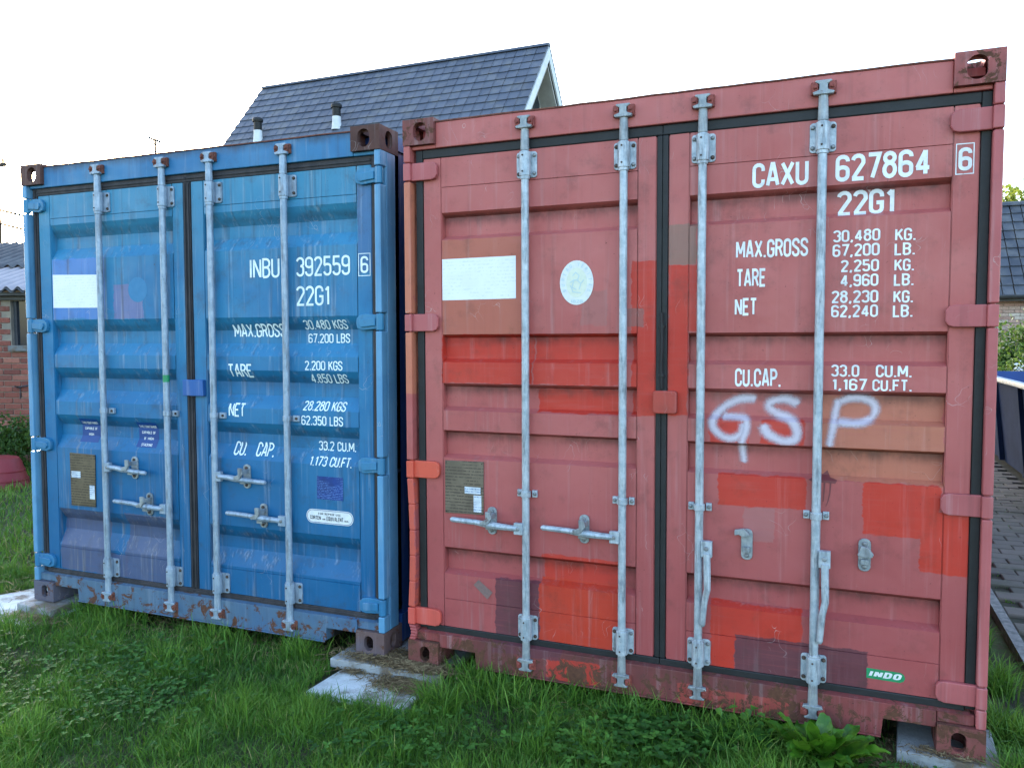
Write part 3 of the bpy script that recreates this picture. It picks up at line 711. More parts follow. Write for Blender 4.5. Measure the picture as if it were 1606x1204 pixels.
# sprayed letters with soft edges
def spray_mat():
    n = NT('white_spray_paint'); P = n.tc.outputs['Object']
    at = n.t.nodes.new('ShaderNodeAttribute'); at.attribute_name = 'tone'
    a = n.math('ADD', at.outputs['Fac'], n.math('MULTIPLY', n.math('SUBTRACT', n.noise(P, 150, 3, .8), .5), .55))
    a = n.math('ADD', a, n.math('MULTIPLY', n.math('SUBTRACT', n.noise(P, 10, 3, .6), .5), .5))
    al = n.ramp(a, .08, .95, 0, .86)
    tr = n.t.nodes.new('ShaderNodeBsdfTransparent'); mx = n.t.nodes.new('ShaderNodeMixShader')
    n.fin(lin((.80, .78, .84)), .7); n.put(mx.inputs[0], al); n.put(mx.inputs[1], tr.outputs[0]); n.put(mx.inputs[2], n.b.outputs[0]); n.put(n.out.inputs[0], mx.outputs[0])
    return n.m
SP = spray_mat()
def smooth_path(pts, n=6):
    out = []; P = [pts[0]] + list(pts) + [pts[-1]]
    for i in range(1, len(P) - 2):
        for k in range(n):
            t = k / n; a, b, c, d = [np.array(q) for q in P[i - 1:i + 3]]
            out.append(tuple(.5 * ((2 * b) + (-a + c) * t + (2 * a - 5 * b + 4 * c - d) * t * t + (-a + 3 * b - 3 * c + d) * t ** 3)))
    out.append(tuple(pts[-1])); return out
def spray(pts, hw, yo):
    P = [Vector(p) for p in smooth_path(pts)]; d0 = (P[0] - P[1]).normalized(); d1 = (P[-1] - P[-2]).normalized()
    P = [P[0] + d0 * hw * .8] + P + [P[-1] + d1 * hw * .8]
    bm = bmesh.new(); lay = bm.verts.layers.float.new('tone'); rows = []
    for i, p in enumerate(P):
        d = (P[min(i + 1, len(P) - 1)] - P[max(i - 1, 0)]).normalized(); nn = Vector((-d.y, d.x)); row = []
        endf = 0 if i in (0, len(P) - 1) else 1
        for s_, tn in ((-1.25, 0), (-.6, .5), (0, .95), (.6, .5), (1.25, 0)):
            v = bm.verts.new((p.x + nn.x * s_ * hw, yo, p.y + nn.y * s_ * hw)); v[lay] = tn * endf; row.append(v)
        rows.append(row)
    for a, b in zip(rows, rows[1:]):
        for j in range(4): bm.faces.new((a[j], a[j + 1], b[j + 1], b[j]))
    conform(bm, prof_red, .0020)
    for f in bm.faces:
        if f.normal.y > 0: f.normal_flip()
    me = bpy.data.meshes.new('sprayed_letter'); bm.to_mesh(me); bm.free(); me.materials.append(SP)
    return link('sprayed_letter', me, rR)
spray([(1.59, 1.325), (1.528, 1.318), (1.47, 1.284), (1.437, 1.246), (1.432, 1.208), (1.458, 1.176), (1.503, 1.16), (1.543, 1.18), (1.552, 1.215)], .026, 0)
spray([(1.475, 1.248), (1.530, 1.246), (1.563, 1.236), (1.563, 1.195), (1.548, 1.138), (1.554, 1.065)], .022, -.0006)
spray([(1.754, 1.31), (1.711, 1.325), (1.66, 1.312), (1.65, 1.289), (1.686, 1.265), (1.738, 1.242), (1.759, 1.203), (1.752, 1.166), (1.705, 1.158), (1.65, 1.185), (1.635, 1.211)], .027, -.0012)
spray([(1.907, 1.314), (1.959, 1.335), (2.015, 1.33), (2.043, 1.301), (2.032, 1.261), (1.985, 1.240), (1.916, 1.242)], .024, -.0018)
spray([(1.909, 1.319), (1.897, 1.252), (1.881, 1.15)], .022, -.0024)
# stickers and plates on the red doors
decal([(.182, 1.752), (.554, 1.753), (.554, 1.945), (.182, 1.943)], M['paper'], rL, prof_red)
ov = lambda cx, cz, a, b, n=32: [(cx + a * math.cos(2 * math.pi * i / n), cz + b * math.sin(2 * math.pi * i / n)) for i in range(n)]
st = decal(ov(.841, 1.815, .077, .097), M['white'], rL, flat)
decal(ov(.841, 1.815, .048, .066), M['cream'], rL, flat, .0016)
def ring_text(s, cx, cz, a, b, h, a0, a1, mat, parent):
    polys = []
    for i, ch in enumerate(s):
        if ch == ' ': continue
        t = R_(a0 + (a1 - a0) * i / (len(s) - 1)); qs, wd = text_quads(ch, .16)
        px, pz = cx + a * math.cos(t), cz + b * math.sin(t); rt = t - math.pi / 2
        for q, k in qs:
            polys.append(([(px + ((p.x - wd / 2) * math.cos(rt) - (p.y - .5) * math.sin(rt)) * h, pz + ((p.x - wd / 2) * math.sin(rt) + (p.y - .5) * math.cos(rt)) * h) for p in q], -.0002 * k))
    finish_bm(flat_bm(polys), 'sticker_print', mat, parent, flat, .0018)
ring_text('BUREAU VERITAS', .841, 1.815, .062, .081, .017, 205, -25, M['grey_l'], rL)
lettering('1828', .812, .870, 1.727, 1.741, M['grey_l'], rL, flat, .16, .0018, name='sticker_print')
pol = [(q, 0) for pts in ([(-.018, .03), (-.004, .045), (.012, .03), (.004, .01), (.02, -.004), (.012, -.03)], [(-.03, .0), (-.012, .012), (.004, .01)], [(-.028, -.01), (-.016, -.04), (.02, -.045)], [(-.012, .012), (-.02, -.02), (0, -.03)], [(.02, -.004), (.034, .012)]) for q in ribbon([(a + .841, b + 1.815) for a, b in pts], .0022)]
finish_bm(flat_bm([([tuple(v) for v in p], -.0001 * i) for i, (p, _) in enumerate(pol)]), 'sticker_print', M['grey_l'], rL, flat, .0022)
def plate(pts, mat, parent, prof=flat, rivets=True):
    mb = MB(); mb.prism(pts, .034, .040)
    mats = [mat, M['bolt']]
    if rivets:
        xs = [p[0] for p in pts]; zs = [p[1] for p in pts]
        for x in (min(xs) + .008, max(xs) - .008):
            for z in (min(zs) + .008, (min(zs) + max(zs)) / 2, max(zs) - .010): mb.lathe([(0, .004), (-.003, .003)], (x, .034, z), 'y', 6, 1)
    return mb.build('data_plate', mats, parent, bevel=.0015)
plate([(.190, .748), (.389, .752), (.391, 1.001), (.191, .998)], M['plate_r'], rL)
decal(rect(.294, .376, .848, .880), M['label'], rL, flat, .008); decal(rect(.340, .380, .763, .842), M['label'], rL, flat, .008)
decal([(.334, .414), (.405, .353), (.432, .389), (.360, .441)], M['tape'], rL, flat)
sg = [(2.031, .241), (2.150, .239), (2.163, .246), (2.168, .259), (2.163, .272), (2.152, .279), (2.031, .281)]
decal(sg, M['green'], rR, flat)
lettering('INDO', 2.037, 2.150, .249, .273, M['white'], rR, flat, .235, .002, name='sticker_print', shear=.20, gap=.36)
def drip(pts, rs, mat, parent):
    q = []
    P = [Vector(p) for p in pts]
    for i in range(len(P) - 1):
        q.append(([(P[i].x - rs[i], P[i].y), (P[i].x + rs[i], P[i].y), (P[i + 1].x + rs[i + 1], P[i + 1].y), (P[i + 1].x - rs[i + 1], P[i + 1].y)], 0))
    finish_bm(flat_bm(q), 'paint_drip', mat, parent, prof_red, .0014)
mr = simple('maroon_paint', (.42, .20, .22), None, 30, .5)
decal([(1.805, 1.008), (1.83, 1.022), (1.86, 1.03), (1.875, 1.045), (1.885, 1.02), (1.912, 1.012), (1.905, .999), (1.86, 1.0), (1.83, .998)], mr, rR, prof_red, .0012, 'paint_drip')
drip([(1.866, 1.0), (1.864, .96), (1.862, .925)], [.003, .002, .0015], mr, rR); drip([(1.888, 1.0), (1.886, .96), (1.880, .93), (1.872, .905)], [.003, .002, .002, .001], mr, rR); drip([(1.84, .998), (1.838, .97)], [.003, .001], mr, rR)

# ---- blue lettering
for t in [('INBU', 1.625, 1.817, 1.883, 1.986), ('392559', 1.920, 2.241, 1.884, 1.983), ('22G1', 1.918, 2.122, 1.736, 1.837), ('MAX.GROSS', 1.485, 1.819, 1.578, 1.649), ('TARE', 1.471, 1.627, 1.366, 1.438),
          ('NET', 1.471, 1.580, 1.157, 1.230), ('CU.', 1.484, 1.570, .949, 1.021), ('CAP.', 1.631, 1.750, .949, 1.023), ('30.480 KGS', 1.944, 2.205, 1.617, 1.665), ('67.200 LBS', 1.959, 2.210, 1.548, 1.596),
          ('2.200 KGS', 1.964, 2.190, 1.410, 1.458), ('4.850 LBS', 1.983, 2.206, 1.344, 1.392), ('28.280 KGS', 1.946, 2.202, 1.204, 1.252), ('62.350 LBS', 1.938, 2.190, 1.130, 1.178), ('33.2 CU.M.', 2.014, 2.240, .998, 1.046), ('1.173 CU.FT.', 1.982, 2.237, .922, .970)]:
    lettering(*t, M['blue_l'], bR, prof_blue, stroke=.115 if t[4] - t[3] > .09 else .125, gap=.17)
lettering('6', 2.302, 2.346, 1.890, 1.973, M['blue_l'], bR, flat, stroke=.13)
frame_box(2.289, 2.358, 1.876, 1.987, .0035, M['blue_l'], bR)
decal([(.187, 1.755), (.584, 1.750), (.584, 1.938), (.189, 1.949)], M['paper'], bL, prof_blue)
decal(ov(.847, 1.846, .070, .070, 28), M['pale'], bL, prof_blue, .0007, 'round_mark')
for (u0, u1, z0, z1, rows) in ((.345, .490, .968, 1.106, ('THIS CONTAINER', 'CAPABLE OF', 'HIGH')), (.789, .938, .958, 1.100, ('THIS CONTAINER', 'CAPABLE OF', "8' HIGH", 'STACKING'))):
    decal(rect(u0, u1, z0, z1), M['navy'], bL, prof_blue)
    for i, s_ in enumerate(rows):
        wd = (u1 - u0) * min(.86, .068 * len(s_)); c = (u0 + u1) / 2; zt = z1 - .026 - i * .034
        lettering(s_, c - wd / 2, c + wd / 2, zt - .007, zt + .008, M['white'], bL, prof_blue, .15, .002, name='sticker_print')
plate([(.292, .590), (.487, .592), (.492, .899), (.289, .903)], M['plate'], bL)
decal(rect(.302, .376, .757, .796), M['label'], bL, flat, .008); decal(rect(.446, .486, .638, .719), M['label'], bL, flat, .008)
decal(rect(2.028, 2.185, .753, .871), M['navyrows'], bR, flat)
decal(stadium(2.103, .664, .141, .036, .035, 6), M['white'], bR, flat)
inn = stadium(2.103, .664, .134, .030, .029, 6); out = stadium(2.103, .664, .1365, .0325, .0315, 6)
finish_bm(flat_bm([([inn[i], inn[(i + 1) % len(inn)], out[(i + 1) % len(inn)], out[i]], 0) for i in range(len(inn))]), 'sticker_border', M['navy'], bR, flat, .0015)
lettering('FOR REPAIR USE', 2.035, 2.170, .673, .684, M['ink'], bR, flat, .13, .002, name='sticker_print', gap=.3)
lettering('CORTEN', 1.985, 2.050, .647, .667, M['ink'], bR, flat, .13, .002, name='sticker_print')
lettering('OR', 2.060, 2.077, .647, .655, M['ink'], bR, flat, .16, .002, name='sticker_print')
lettering('EQUIVALENT', 2.085, 2.185, .645, .667, M['ink'], bR, flat, .13, .002, name='sticker_print')
lettering('QUAL.', 2.192, 2.220, .647, .655, M['ink'], bR, flat, .16, .002, name='sticker_print')

# ------------------------------------------------------------------ ground
GZ = -.07
def ground_mat():
    n = NT('grassy_soil'); P = n.tc.outputs['Object']
    c = n.mix(n.ramp(n.noise(P, 3, 6, .6), .38, .62), lin((.20, .19, .13)), lin((.25, .33, .14)))
    c = n.mix(n.ramp(n.noise(P, 30, 6, .7), .45, .7), c, lin((.30, .26, .19)))
    return n.fin(c, .95, 0, n.bump(n.noise(P, 25, 6, .7), .8, .04))
xs = sorted(set([-400, -200, -100, -50, -30, -20] + list(np.round(np.arange(-14, 6.01, .25), 3)) + [8, 12, 20, 40, 80, 160, 400]))
ys = sorted(set([-400, -150, -60, -20, -10] + list(np.round(np.arange(-5, 3.01, .2), 3)) + list(np.round(np.arange(3.5, 14, .5), 3)) + [16, 20, 30, 50, 90, 160, 300, 600]))
rnd = random.Random(4)
def gh(x, y): return GZ + .012 * math.sin(x * 2.3 + y) * math.cos(y * 2.9 - x * .7) + .006 * math.sin(x * 7 + y * 5)
vs = [(x, y, gh(x, y) if abs(x) < 14 and abs(y) < 14 and x < 2.6 else GZ - .01) for y in ys for x in xs]
nx = len(xs); fs = [(j * nx + i, j * nx + i + 1, (j + 1) * nx + i + 1, (j + 1) * nx + i) for j in range(len(ys) - 1) for i in range(nx - 1)]
mb = MB(); mb.add(vs, fs); o = mb.build('ground', ground_mat(), smooth=True); tag(o, 'lawn soil under the grass', kind='structure')

# concrete slabs
def slab_mat(name, a, b, dirt):
    n = NT(name); P = n.tc.outputs['Object']
    c = n.mix(n.ramp(n.noise(P, 9, 7, .65), .35, .65), lin(a), lin(b))
    c = n.mix(n.ramp(n.noise(P, 4, 6, .7), .50 - dirt * .12, .64 - dirt * .1, 0, .85), c, lin((.40, .33, .25)))
    c = n.mix(n.ramp(n.noise(P, 120, 2), .6, .75, 0, .4), c, lin((.25, .23, .22)))
    return n.fin(c, .85, 0, n.bump(n.noise(P, 70, 6, .7), .5, .01))
SM1 = slab_mat('grey_concrete', (.62, .63, .64), (.53, .54, .55), .2); SM2 = slab_mat('pale_concrete_tile', (.84, .86, .87), (.74, .76, .76), 0)
def slab(pts, z0, z1, mat, label, name='concrete_slab'):
    cx = sum(p[0] for p in pts) / len(pts); cy = sum(p[1] for p in pts) / len(pts)
    mb = MB(); mb.prism([(p[0] - cx, p[1] - cy) for p in pts], 0, z1 - z0, 'xy')
    o = mb.build(name, mat, bevel=.006); o.location = (cx, cy, z0); tag(o, label, 'concrete slab', 'concrete slabs under the container corners'); return o
slab([(-.395, -.087), (.215, -.082), (.200, .36), (-.385, .33)], -.047, -.001, SM1, 'grey concrete slab strewn with straw, under the neighbouring corners of both containers')
slab([(-.343, -.350), (.175, -.338), (.170, -.04), (-.330, -.05)], -.095, -.0485, SM2, 'white concrete tile lying in the grass in front of the gap between the containers')
slab([(-2.62, -.105), (-2.304, -.130), (-2.355, .25), (-2.68, .25)], -.042, .002, SM1, 'small grey concrete pad under the left corner of the blue container')
slab([(-3.10, -.16), (-2.44, -.30), (-2.28, -.22), (-2.32, .25), (-2.92, .28)], -.090, -.0435, SM2, 'broad white slab half sunk in the grass at the left edge, below a smaller pad')
slab([(2.14, -.020), (2.485, -.035), (2.50, .30), (2.16, .31)], -.052, -.001, SM1, 'pale concrete slab under the right corner of the red container')

# ------------------------------------------------------------------ grass
def leafmat(name, stops, rough=.55, trans=.25):
    n = NT(name)
    at = n.t.nodes.new('ShaderNodeAttribute'); at.attribute_name = 'tone'
    r = n.t.nodes.new('ShaderNodeValToRGB'); n.put(r.inputs[0], at.outputs['Fac'])
    el = r.color_ramp.elements
    el[0].position = stops[0][0]; el[0].color = lin(stops[0][1]); el[1].position = stops[-1][0]; el[1].color = lin(stops[-1][1])
    for p, c in stops[1:-1]: e = el.new(p); e.color = lin(c)
    n.fin(r.outputs[0], rough, 0, None, .35)
    tl = n.t.nodes.new('ShaderNodeBsdfTranslucent'); n.put(tl.inputs[0], n.mix(.5, r.outputs[0], (.20, .30, .04, 1), 'MIX'))
    mx = n.t.nodes.new('ShaderNodeMixShader'); mx.inputs[0].default_value = trans
    n.put(mx.inputs[1], n.b.outputs[0]); n.put(mx.inputs[2], tl.outputs[0]); n.put(n.out.inputs[0], mx.outputs[0])
    return n.m
GM = leafmat('grass_blades', [(0, (.17, .30, .10)), (.35, (.26, .43, .14)), (.7, (.37, .54, .18)), (.92, (.47, .60, .24)), (1.0, (.60, .55, .36))])
rs = np.random.RandomState(11)
def vnoise(x, y, s, seed=0):
    r = np.random.RandomState(seed); g = r.rand(64, 64); X = x * s; Y = y * s; i = np.floor(X).astype(int); j = np.floor(Y).astype(int); fx = X - i; fy = Y - j
    fx = fx * fx * (3 - 2 * fx); fy = fy * fy * (3 - 2 * fy); G = lambda a, b: g[a % 64, b % 64]
    return (G(i, j) * (1 - fx) + G(i + 1, j) * fx) * (1 - fy) + (G(i, j + 1) * (1 - fx) + G(i + 1, j + 1) * fx) * fy
def blades(x, y, h, w_, z0=None, bend=.5, tone=None):
    n = len(x); th = rs.rand(n) * 2 * np.pi; lean = rs.rand(n) * bend + .08; bd = rs.rand(n) * 2 * np.pi
    dx, dy = np.cos(bd), np.sin(bd); wx, wy = np.cos(th) * w_ / 2, np.sin(th) * w_ / 2
    z = (z0 if z0 is not None else np.full(n, GZ - .01)); V = []
    for t, wk in ((0, 1.), (.38, .95), (.72, .7), (1., 0)):
        ox = dx * h * lean * t ** 1.9; oy = dy * h * lean * t ** 1.9; oz = h * t * (1 - .35 * lean * t)
        if wk: V.append(np.stack([x + ox - wx * wk, y + oy - wy * wk, z + oz], 1)); V.append(np.stack([x + ox + wx * wk, y + oy + wy * wk, z + oz], 1))
        else: V.append(np.stack([x + ox, y + oy, z + oz], 1))
    V = np.stack(V, 1).reshape(-1, 3); b = (np.arange(n) * 7)[:, None]
    F = np.concatenate([b + np.array([[0, 1, 3]]), b + np.array([[0, 3, 2]]), b + np.array([[2, 3, 5]]), b + np.array([[2, 5, 4]]), b + np.array([[4, 5, 6]])], 1).reshape(-1)
    tn = np.repeat(tone if tone is not None else rs.rand(n), 7)
    return V, F, tn
def outside(x, y):
    """keep clear of slabs and container bottoms"""
    k = ~((x > -.40) & (x < .215) & (y > -.095) & (y < .4)); k &= ~((x > -.385) & (x < .165) & (y > -.375) & (y < 0))
    k &= ~((x > -2.66) & (x < -2.31) & (y > -.12) & (y < .3)); k &= ~((x > -3.02) & (x < -2.36) & (y > -.17 - .2 * (x + 3.05)) & (y < .24)); k &= ~((x > 2.15) & (x < 2.48) & (y > -.03) & (y < .3))
    inside = (x > -2.56) & (x < 2.42) & (y > .02)
    k &= ~(inside & (rs.rand(len(x)) > np.exp(-(y - .02) * 9)))
    k &= ~(inside & (y > .5))
    k &= ~((x > 2.68) & (y > .0))
    return k
VS, FS, TS = [], [], []; base = 0
def addb(V, F, T):
    global base
    VS.append(V); FS.append(F + base); TS.append(T); base += len(V)
# foreground lawn
N = 330000; x = rs.uniform(-4.6, 3.2, N); y = rs.uniform(-1.9, .5, N)
keep = outside(x, y) & (y > -1.45 + .42 * (x + 1.1) * (x > -1.1) - .9 - .3 * (x < -1)) ; x = x[keep]; y = y[keep]
cl = vnoise(x, y, 3.5, 1); cl2 = vnoise(x, y, 11, 2); bare = vnoise(x, y, 5, 5)
edge = np.clip((y + .32) / .35, 0, 1) * ((x > -2.5) & (x < 2.4))
k = rs.rand(len(x)) < (.45 + .75 * cl) * (1 - .45 * edge * (bare > .45)); x, y, cl, cl2, edge = x[k], y[k], cl[k], cl2[k], edge[k]
h = (.045 + .070 * cl * cl2 + .05 * cl2 ** 2 * rs.rand(len(x))) * rs.uniform(.6, 1.35, len(x)); tall = rs.rand(len(x)) < .012; h[tall] *= 1.9
tone = np.clip(.12 + .45 * cl + .35 * rs.rand(len(x)) - .05, 0, .93); dry = rs.rand(len(x)) < (.03 + .14 * edge); tone[dry] = rs.uniform(.93, 1, dry.sum())
addb(*blades(x, y, h, rs.uniform(.0025, .0050, len(x)), bend=.9, tone=tone))
# taller tufts along the sill, around the slabs and on the right side
tx = [(-.62, -.02, .10, 260), (.12, -.46, .12, 160), (.36, .0, .13, 600), (.55, -.05, .22, 600), (.85, .02, .20, 400), (1.15, -.02, .16, 400), (-1.15, -.0, .2, 300), (-1.9, .0, .25, 300), (-2.2, .05, .14, 300), (1.55, -.08, .2, 500), (2.56, .35, .14, 900), (2.6, .9, .16, 700), (2.58, 1.5, .16, 500), (2.57, .0, .10, 500), (.30, -.25, .09, 300), (-2.35, -.35, .2, 400)]
for (cx, cy, r, n) in tx:
    x = cx + rs.randn(n) * r * .5; y = cy + rs.randn(n) * r * .35; kk = outside(x, y); x, y = x[kk], y[kk]
    addb(*blades(x, y, rs.uniform(.09, .20, len(x)), rs.uniform(.003, .006, len(x)), bend=1.1, tone=rs.uniform(.15, .85, len(x))))
# lawn further left
N = 230000; x = rs.uniform(-15, -2.62, N); y = rs.uniform(-1.0, 9, N)
d = np.hypot(x - 1.9, y + 3.3); k = (rs.rand(N) < np.clip(6.0 / d, 0, 1) ** 1.6) & outside(x, y); x, y, d = x[k], y[k], d[k]
cl = vnoise(x, y, 1.6, 8); h = (.05 + .10 * cl) * rs.uniform(.6, 1.4, len(x)); tone = np.clip(.25 + .45 * cl + .3 * rs.rand(len(x)), 0, .93); dry = rs.rand(len(x)) < .08; tone[dry] = 1
addb(*blades(x, y, h, rs.uniform(.006, .012, len(x)), bend=.8, tone=tone))
g = np_mesh('grass', np.concatenate(VS), np.concatenate(FS), 3, GM, tone=np.concatenate(TS)); tag(g, 'green uneven lawn grass in front of and beside the containers', 'grass', kind='stuff')
# clover and small round weeds
CM = leafmat('clover_leaves', [(0, (.14, .29, .10)), (.5, (.20, .38, .13)), (1, (.30, .48, .18))], .6, .2)
VS, FS, TS = [], [], []; base = 0
def leaflets(x, y, z, r, tone, tilt=.5, n3=3):
    n = len(x); out = []; F = []; T = []
    b0 = 0
    for k in range(n3):
        a = rs.rand(n) * 0 + 2 * np.pi * k / n3 + rs.rand(n) * .0 + x * 97
        cx = x + np.cos(a) * r * .95; cy = y + np.sin(a) * r * .95; pts = [np.stack([x, y, z], 1)]
        tz = rs.uniform(-.3, tilt, n) * r
        for (u, v) in ((.55, .7), (1.2, .85), (1.75, .35), (1.6, 0), (1.75, -.35), (1.2, -.85), (.55, -.7)):
            pts.append(np.stack([x + (np.cos(a) * u - np.sin(a) * v) * r, y + (np.sin(a) * u + np.cos(a) * v) * r, z + tz * u + abs(v) * r * .25], 1))
        V = np.stack(pts, 1).reshape(-1, 3); b = (np.arange(n) * 8)[:, None] + b0
        F.append(np.concatenate([b + np.array([[0, i, i + 1]]) for i in range(1, 7)], 1).reshape(-1)); out.append(V); T.append(np.repeat(tone, 8)); b0 += len(V)
    return np.concatenate(out), np.concatenate(F), np.concatenate(T)
for (cx, cy, r, n, s) in [(-2.1, -.75, .60, 260, .0085), (-1.5, -1.0, .5, 300, .0085), (-.9, -.75, .35, 260, .008), (1.25, -.20, .22, 320, .011), (1.05, -.35, .3, 240, .010), (.3, -.60, .3, 200, .009), (2.2, -.30, .2, 200, .010), (1.55, -.10, .10, 90, .017), (-1.3, -.45, .4, 250, .009)]:
    x = cx + rs.randn(n) * r * .55; y = cy + rs.randn(n) * r * .4; kk = outside(x, y) & (y < .02); x, y = x[kk], y[kk]
    addb(*leaflets(x, y, GZ + rs.uniform(.03, .085, len(x)), s * rs.uniform(.7, 1.3, len(x)), rs.rand(len(x))))
g = np_mesh('clover', np.concatenate(VS), np.concatenate(FS), 3, CM, tone=np.concatenate(TS)); tag(g, 'patches of clover and small round-leaved weeds in the lawn', 'clover', kind='stuff')
# dry straw lying on the slabs and under the sills
DM = leafmat('dry_straw', [(0, (.36, .29, .21)), (.5, (.48, .40, .29)), (1, (.64, .57, .43))], .8, .1)
VS, FS, TS = [], [], []; base = 0
def straws(cx, cy, z, rx, ry, n, ln=.06):
    x = cx + rs.randn(n) * rx; y = cy + rs.randn(n) * ry; a = rs.rand(n) * 2 * np.pi; L = rs.uniform(.3, 1.4, n) * ln; zz = z + rs.rand(n) ** 2 * .016; w_ = rs.uniform(.0009, .0022, n)
    dx, dy = np.cos(a), np.sin(a); cv = rs.uniform(-.25, .25, n) * L; V = []
    for t in (-.5, 0, .5):
        px = x + dx * L * t - dy * cv * (1 - 4 * t * t); py = y + dy * L * t + dx * cv * (1 - 4 * t * t); pz = zz + rs.rand(n) * .006
        V.append(np.stack([px - dy * w_, py + dx * w_, pz], 1)); V.append(np.stack([px + dy * w_, py - dx * w_, pz + .001], 1))
    V = np.stack(V, 1).reshape(-1, 3); b = (np.arange(n) * 6)[:, None]
    F = np.concatenate([b + np.array([[0, 1, 3]]), b + np.array([[0, 3, 2]]), b + np.array([[2, 3, 5]]), b + np.array([[2, 5, 4]])], 1).reshape(-1)
    addb(V, F, np.repeat(rs.rand(n), 6))
straws(-.08, .02, .001, .13, .05, 1400); straws(.10, -.03, .001, .06, .03, 700); straws(.05, -.14, -.046, .075, .04, 1300); straws(-.02, -.04, -.0005, .15, .02, 700, .05); straws(-.24, -.08, -.046, .04, .02, 200)
straws(-2.40, -.16, -.042, .10, .03, 500); straws(2.1, .03, -.055, .16, .06, 900); straws(2.32, .00, .0, .08, .02, 250, .03)
straws(-1.3, .10, -.055, .8, .10, 1500); straws(1.3, .08, -.055, .8, .1, 1200); straws(-2.9, 1.0, -.03, .5, .5, 900, .12)
g = np_mesh('dry_straw', np.concatenate(VS), np.concatenate(FS), 3, DM, tone=np.concatenate(TS)); tag(g, 'dry grass clippings scattered over the slabs and under the sills', 'straw', kind='stuff')

# dock plants with broad leaves
def broad_leaf(L, Wd, curl, wav, tone_seed, mat, parent, az, el, origin=(0, 0, 0), petiole=.15):
    r = random.Random(tone_seed); n = 9; vs = []; fs = []
    for i in range(n + 1):
        t = i / n; wdt = Wd * (math.sin(math.pi * min(1, t * 1.0)) ** .7) * (1 - .25 * t) if 0 < t < 1 else .002
        d = t * L + petiole * L; e = el - curl * t * t
        cx = d * math.cos(el) * 1.0 - (1 - math.cos(curl * t)) * L * .1; cz = d * math.sin(el) - curl * t * t * L * .55
        for s_ in (-1, -.5, 0, .5, 1):
            rip = wav * Wd * math.sin(t * 19 + s_ * 2 + tone_seed) * abs(s_)
            vs.append((cx, s_ * wdt / 2, cz + abs(s_) * wdt * .18 + rip))
    for i in range(n):
        for j in range(4): a = i * 5 + j; fs.append((a, a + 1, a + 6, a + 5))
    b = len(vs); vs += [(0, -.003, 0), (0, .003, 0)]; fs.append((b, b + 1, 3, 1))
    mt = Matrix.Rotation(az, 4, 'Z'); mb = MB(); mb.M = Matrix.Translation(origin) @ mt; mb.add(vs, fs)
    me = bpy.data.meshes.new('leaf'); me.from_pydata(mb.v, [], mb.f); me.materials.append(mat); me.shade_smooth()
    return link('leaf', me, parent)
def dock_mat(name, a, b):
    n = NT(name); P = n.tc.outputs['Object']
    oi = n.t.nodes.new('ShaderNodeObjectInfo')
    c = n.mix(oi.outputs['Random'], lin(a), lin(b)); c = n.mix(n.ramp(n.noise(P, 30, 4), .4, .7, 0, .5), c, lin((.42, .58, .16)))
    n.fin(c, .38, 0, n.bump(n.noise(P, 60, 3), .4, .01), .5)
    tl = n.t.nodes.new('ShaderNodeBsdfTranslucent'); n.put(tl.inputs[0], (.20, .36, .03, 1)); mx = n.t.nodes.new('ShaderNodeMixShader'); mx.inputs[0].default_value = .25
    n.put(mx.inputs[1], n.b.outputs[0]); n.put(mx.inputs[2], tl.outputs[0]); n.put(n.out.inputs[0], mx.outputs[0]); return n.m
DK = dock_mat('glossy_dock_leaves', (.16, .36, .09), (.28, .48, .11)); DK2 = dock_mat('pale_weed_leaves', (.18, .36, .14), (.28, .46, .18))
p = empty('dock_plant', (1.875, -.14, GZ + .01)); tag(p, 'broad-leaved dock plant with glossy bright green leaves below the red container', 'plant')
r = random.Random(5)
for i in range(38):
    az = i * 2.39 + r.uniform(-.2, .2); outer = i < 22
    broad_leaf(r.uniform(.19, .26) if outer else r.uniform(.17, .24), r.uniform(.058, .085), r.uniform(.3, .8), .07, i, DK, p, az, R_(r.uniform(30, 52) if outer else r.uniform(48, 75)), (r.uniform(-.06, .06), r.uniform(-.03, .03), .01))
p = empty('dock_plant', (2.00, -.20, GZ)); tag(p, 'smaller dock plant with pale leaves at the bottom edge, nearest the right slab', 'plant')
for i in range(14): broad_leaf(r.uniform(.09, .13), r.uniform(.03, .045), r.uniform(.3, .8), .08, 40 + i, DK, p, i * 2.39, R_(r.uniform(20, 60)))
p = empty('leafy_weed', (1.60, -.07, GZ)); tag(p, 'low leafy weed with small rounded leaves left of the big dock plant', 'plant')
for i in range(34): broad_leaf(r.uniform(.03, .05), r.uniform(.03, .045), r.uniform(.2, .6), .05, 70 + i, DK2, p, r.uniform(0, 6.3), R_(r.uniform(15, 60)), (r.uniform(-.10, .08), r.uniform(-.05, .04), r.uniform(.03, .15)), .1)
p = empty('leafy_weed', (1.46, -.16, GZ)); tag(p, 'drooping pale green weed with long leaves, in the grass left of the dock plants', 'plant')
for i in range(12): broad_leaf(r.uniform(.08, .13), r.uniform(.02, .035), r.uniform(.5, 1.0), .08, 120 + i, DK2, p, r.uniform(0, 6.3), R_(r.uniform(20, 60)))

